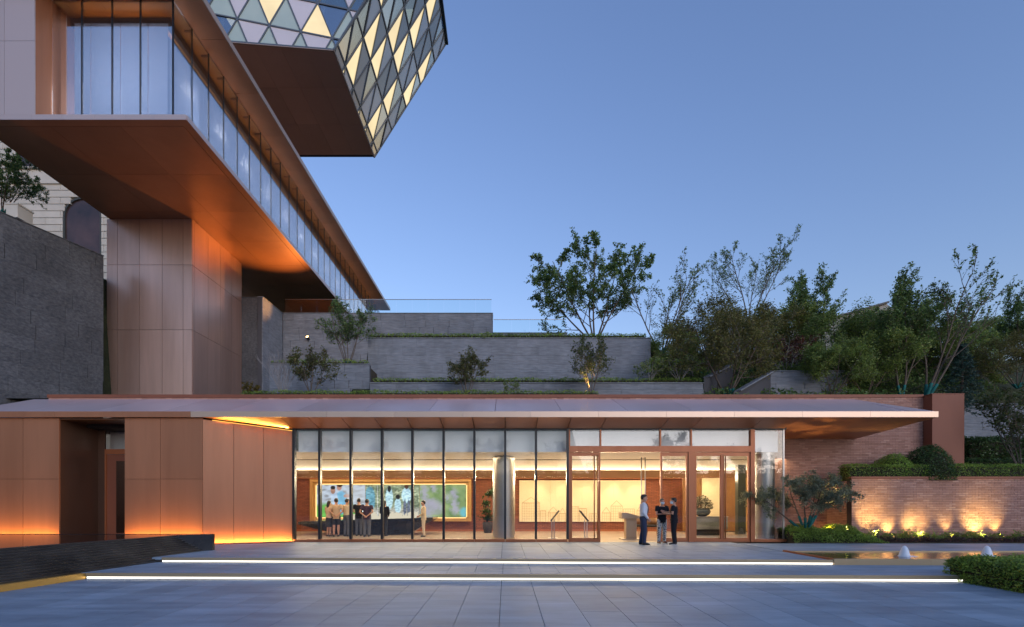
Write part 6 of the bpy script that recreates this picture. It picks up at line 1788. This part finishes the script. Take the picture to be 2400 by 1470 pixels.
POINT = {-1: ((-0.22,-0.10,1.15),(-0.12,-0.33,1.22)), 1: ((0.23,-0.02,1.13),(0.10,-0.24,1.16))}
FRONT = {-1: ((-0.23,-0.02,1.13),(-0.10,-0.22,0.98)), 1: ((0.23,-0.02,1.13),(0.10,-0.22,1.0))}
C_white = cloth('white_shirt', (0.62,0.64,0.70)); C_navy = cloth('navy_trousers', (0.035,0.045,0.085)); C_black = cloth('black_cotton', (0.012,0.013,0.018))
C_beige = cloth('beige_shirt', (0.50,0.36,0.24)); C_pale = cloth('pale_pink_shirt', (0.56,0.42,0.34)); C_cream = cloth('cream_linen', (0.62,0.50,0.34))
C_grey = cloth('grey_trousers', (0.11,0.115,0.13)); C_dshort = cloth('charcoal_shorts', (0.03,0.032,0.036)); C_plum = cloth('plum_shirt', (0.05,0.032,0.055))
def patterned():
    m, nt, out = nodes_of('patterned_cloth')
    g = nt.nodes.new('ShaderNodeTexCoord'); v = nt.nodes.new('ShaderNodeTexVoronoi'); v.inputs['Scale'].default_value = 20
    nt.links.new(g.outputs['Object'], v.inputs['Vector'])
    c = ramp(nt, v.outputs['Distance'], [(0.30,(0.02,0.02,0.03)),(0.55,(0.55,0.54,0.52))])
    b = nt.nodes.new('ShaderNodeBsdfPrincipled'); b.inputs['Roughness'].default_value = 0.85; nt.links.new(c, b.inputs[0]); nt.links.new(b.outputs[0], out.inputs[0]); return m
GP = 'three people talking at the entrance'
person('man in white shirt and navy trousers talking at the open door', 1508, 0, 17.7, 1.755, R(80), C_white, C_navy, {'arms': {-1: ((-0.235,0.02,1.12),(-0.15,-0.13,0.90)), 1: ((0.235,0.03,1.12),(0.17,-0.12,0.90))}, 'untucked': False, 'legs': {-1:(0.02,-0.04), 1:(-0.01,0.06)}}, sleeve='long', tie=True, voxel=0.009, group=GP, build=1.08)
person('woman in black top and patterned trousers with arms crossed', 1551, 0, 18.3, 1.62, R(10), C_black, patterned(), {'arms': CROSS, 'palm': {-1:(0,0,1),1:(0,0,1)}}, hair=M_hairg, mask=True, voxel=0.009, group=GP, build=1.08, stance=0.11, shoe=pbr('brown_sandal',(0.16,0.07,0.045),rough=0.6))
person('man all in black with white soled shoes facing the woman', 1580, 0, 17.75, 1.64, R(-118), C_black, C_black, {'arms': POINT, 'sole': True, 'palm': {-1:(0,0,1),1:(0,0,1)}}, mask=True, voxel=0.009, group=GP, head_turn=R(8), build=1.08)
GV = 'visitors watching the video wall'
VB = 0.013
person('woman in pale top and black skirt, leftmost visitor at the model table', 771, 0, 22.0, 1.55, R(150), C_pale, C_dshort, {'arms': FRONT}, long_hair=True, skirt=True, voxel=VB, group=GV)
person('man in beige shirt and dark shorts, hands behind his back', 788, 0, 21.9, 1.66, R(195), C_beige, C_dshort, {'arms': BEHIND}, shorts=True, voxel=VB, group=GV, build=1.08)
person('man in cream shirt and grey trousers turned to the left screen', 813, 0, 22.1, 1.64, R(155), C_cream, C_grey, {'arms': FRONT, 'untucked': False}, voxel=VB, group=GV, build=1.08)
person('man in black shirt beside the man in plum', 841, 0, 22.3, 1.66, R(190), C_black, C_grey, {'arms': FRONT}, voxel=VB, group=GV)
person('man in plum polo with hands clasped behind his back', 860, 0, 21.9, 1.62, R(180), C_plum, C_grey, {'arms': BEHIND}, voxel=VB, group=GV, build=1.12)
person('person in black standing at the middle screen behind a mullion', 901, 0, 22.3, 1.56, R(165), C_black, C_dshort, {'arms': FRONT}, long_hair=True, sleeve='long', voxel=VB, group=GV)
person('woman in a loose cream outfit at the right end of the model table', 993, 0, 21.8, 1.56, R(-80), C_cream, C_cream, {'arms': FRONT}, sleeve='long', voxel=VB, group=GV)
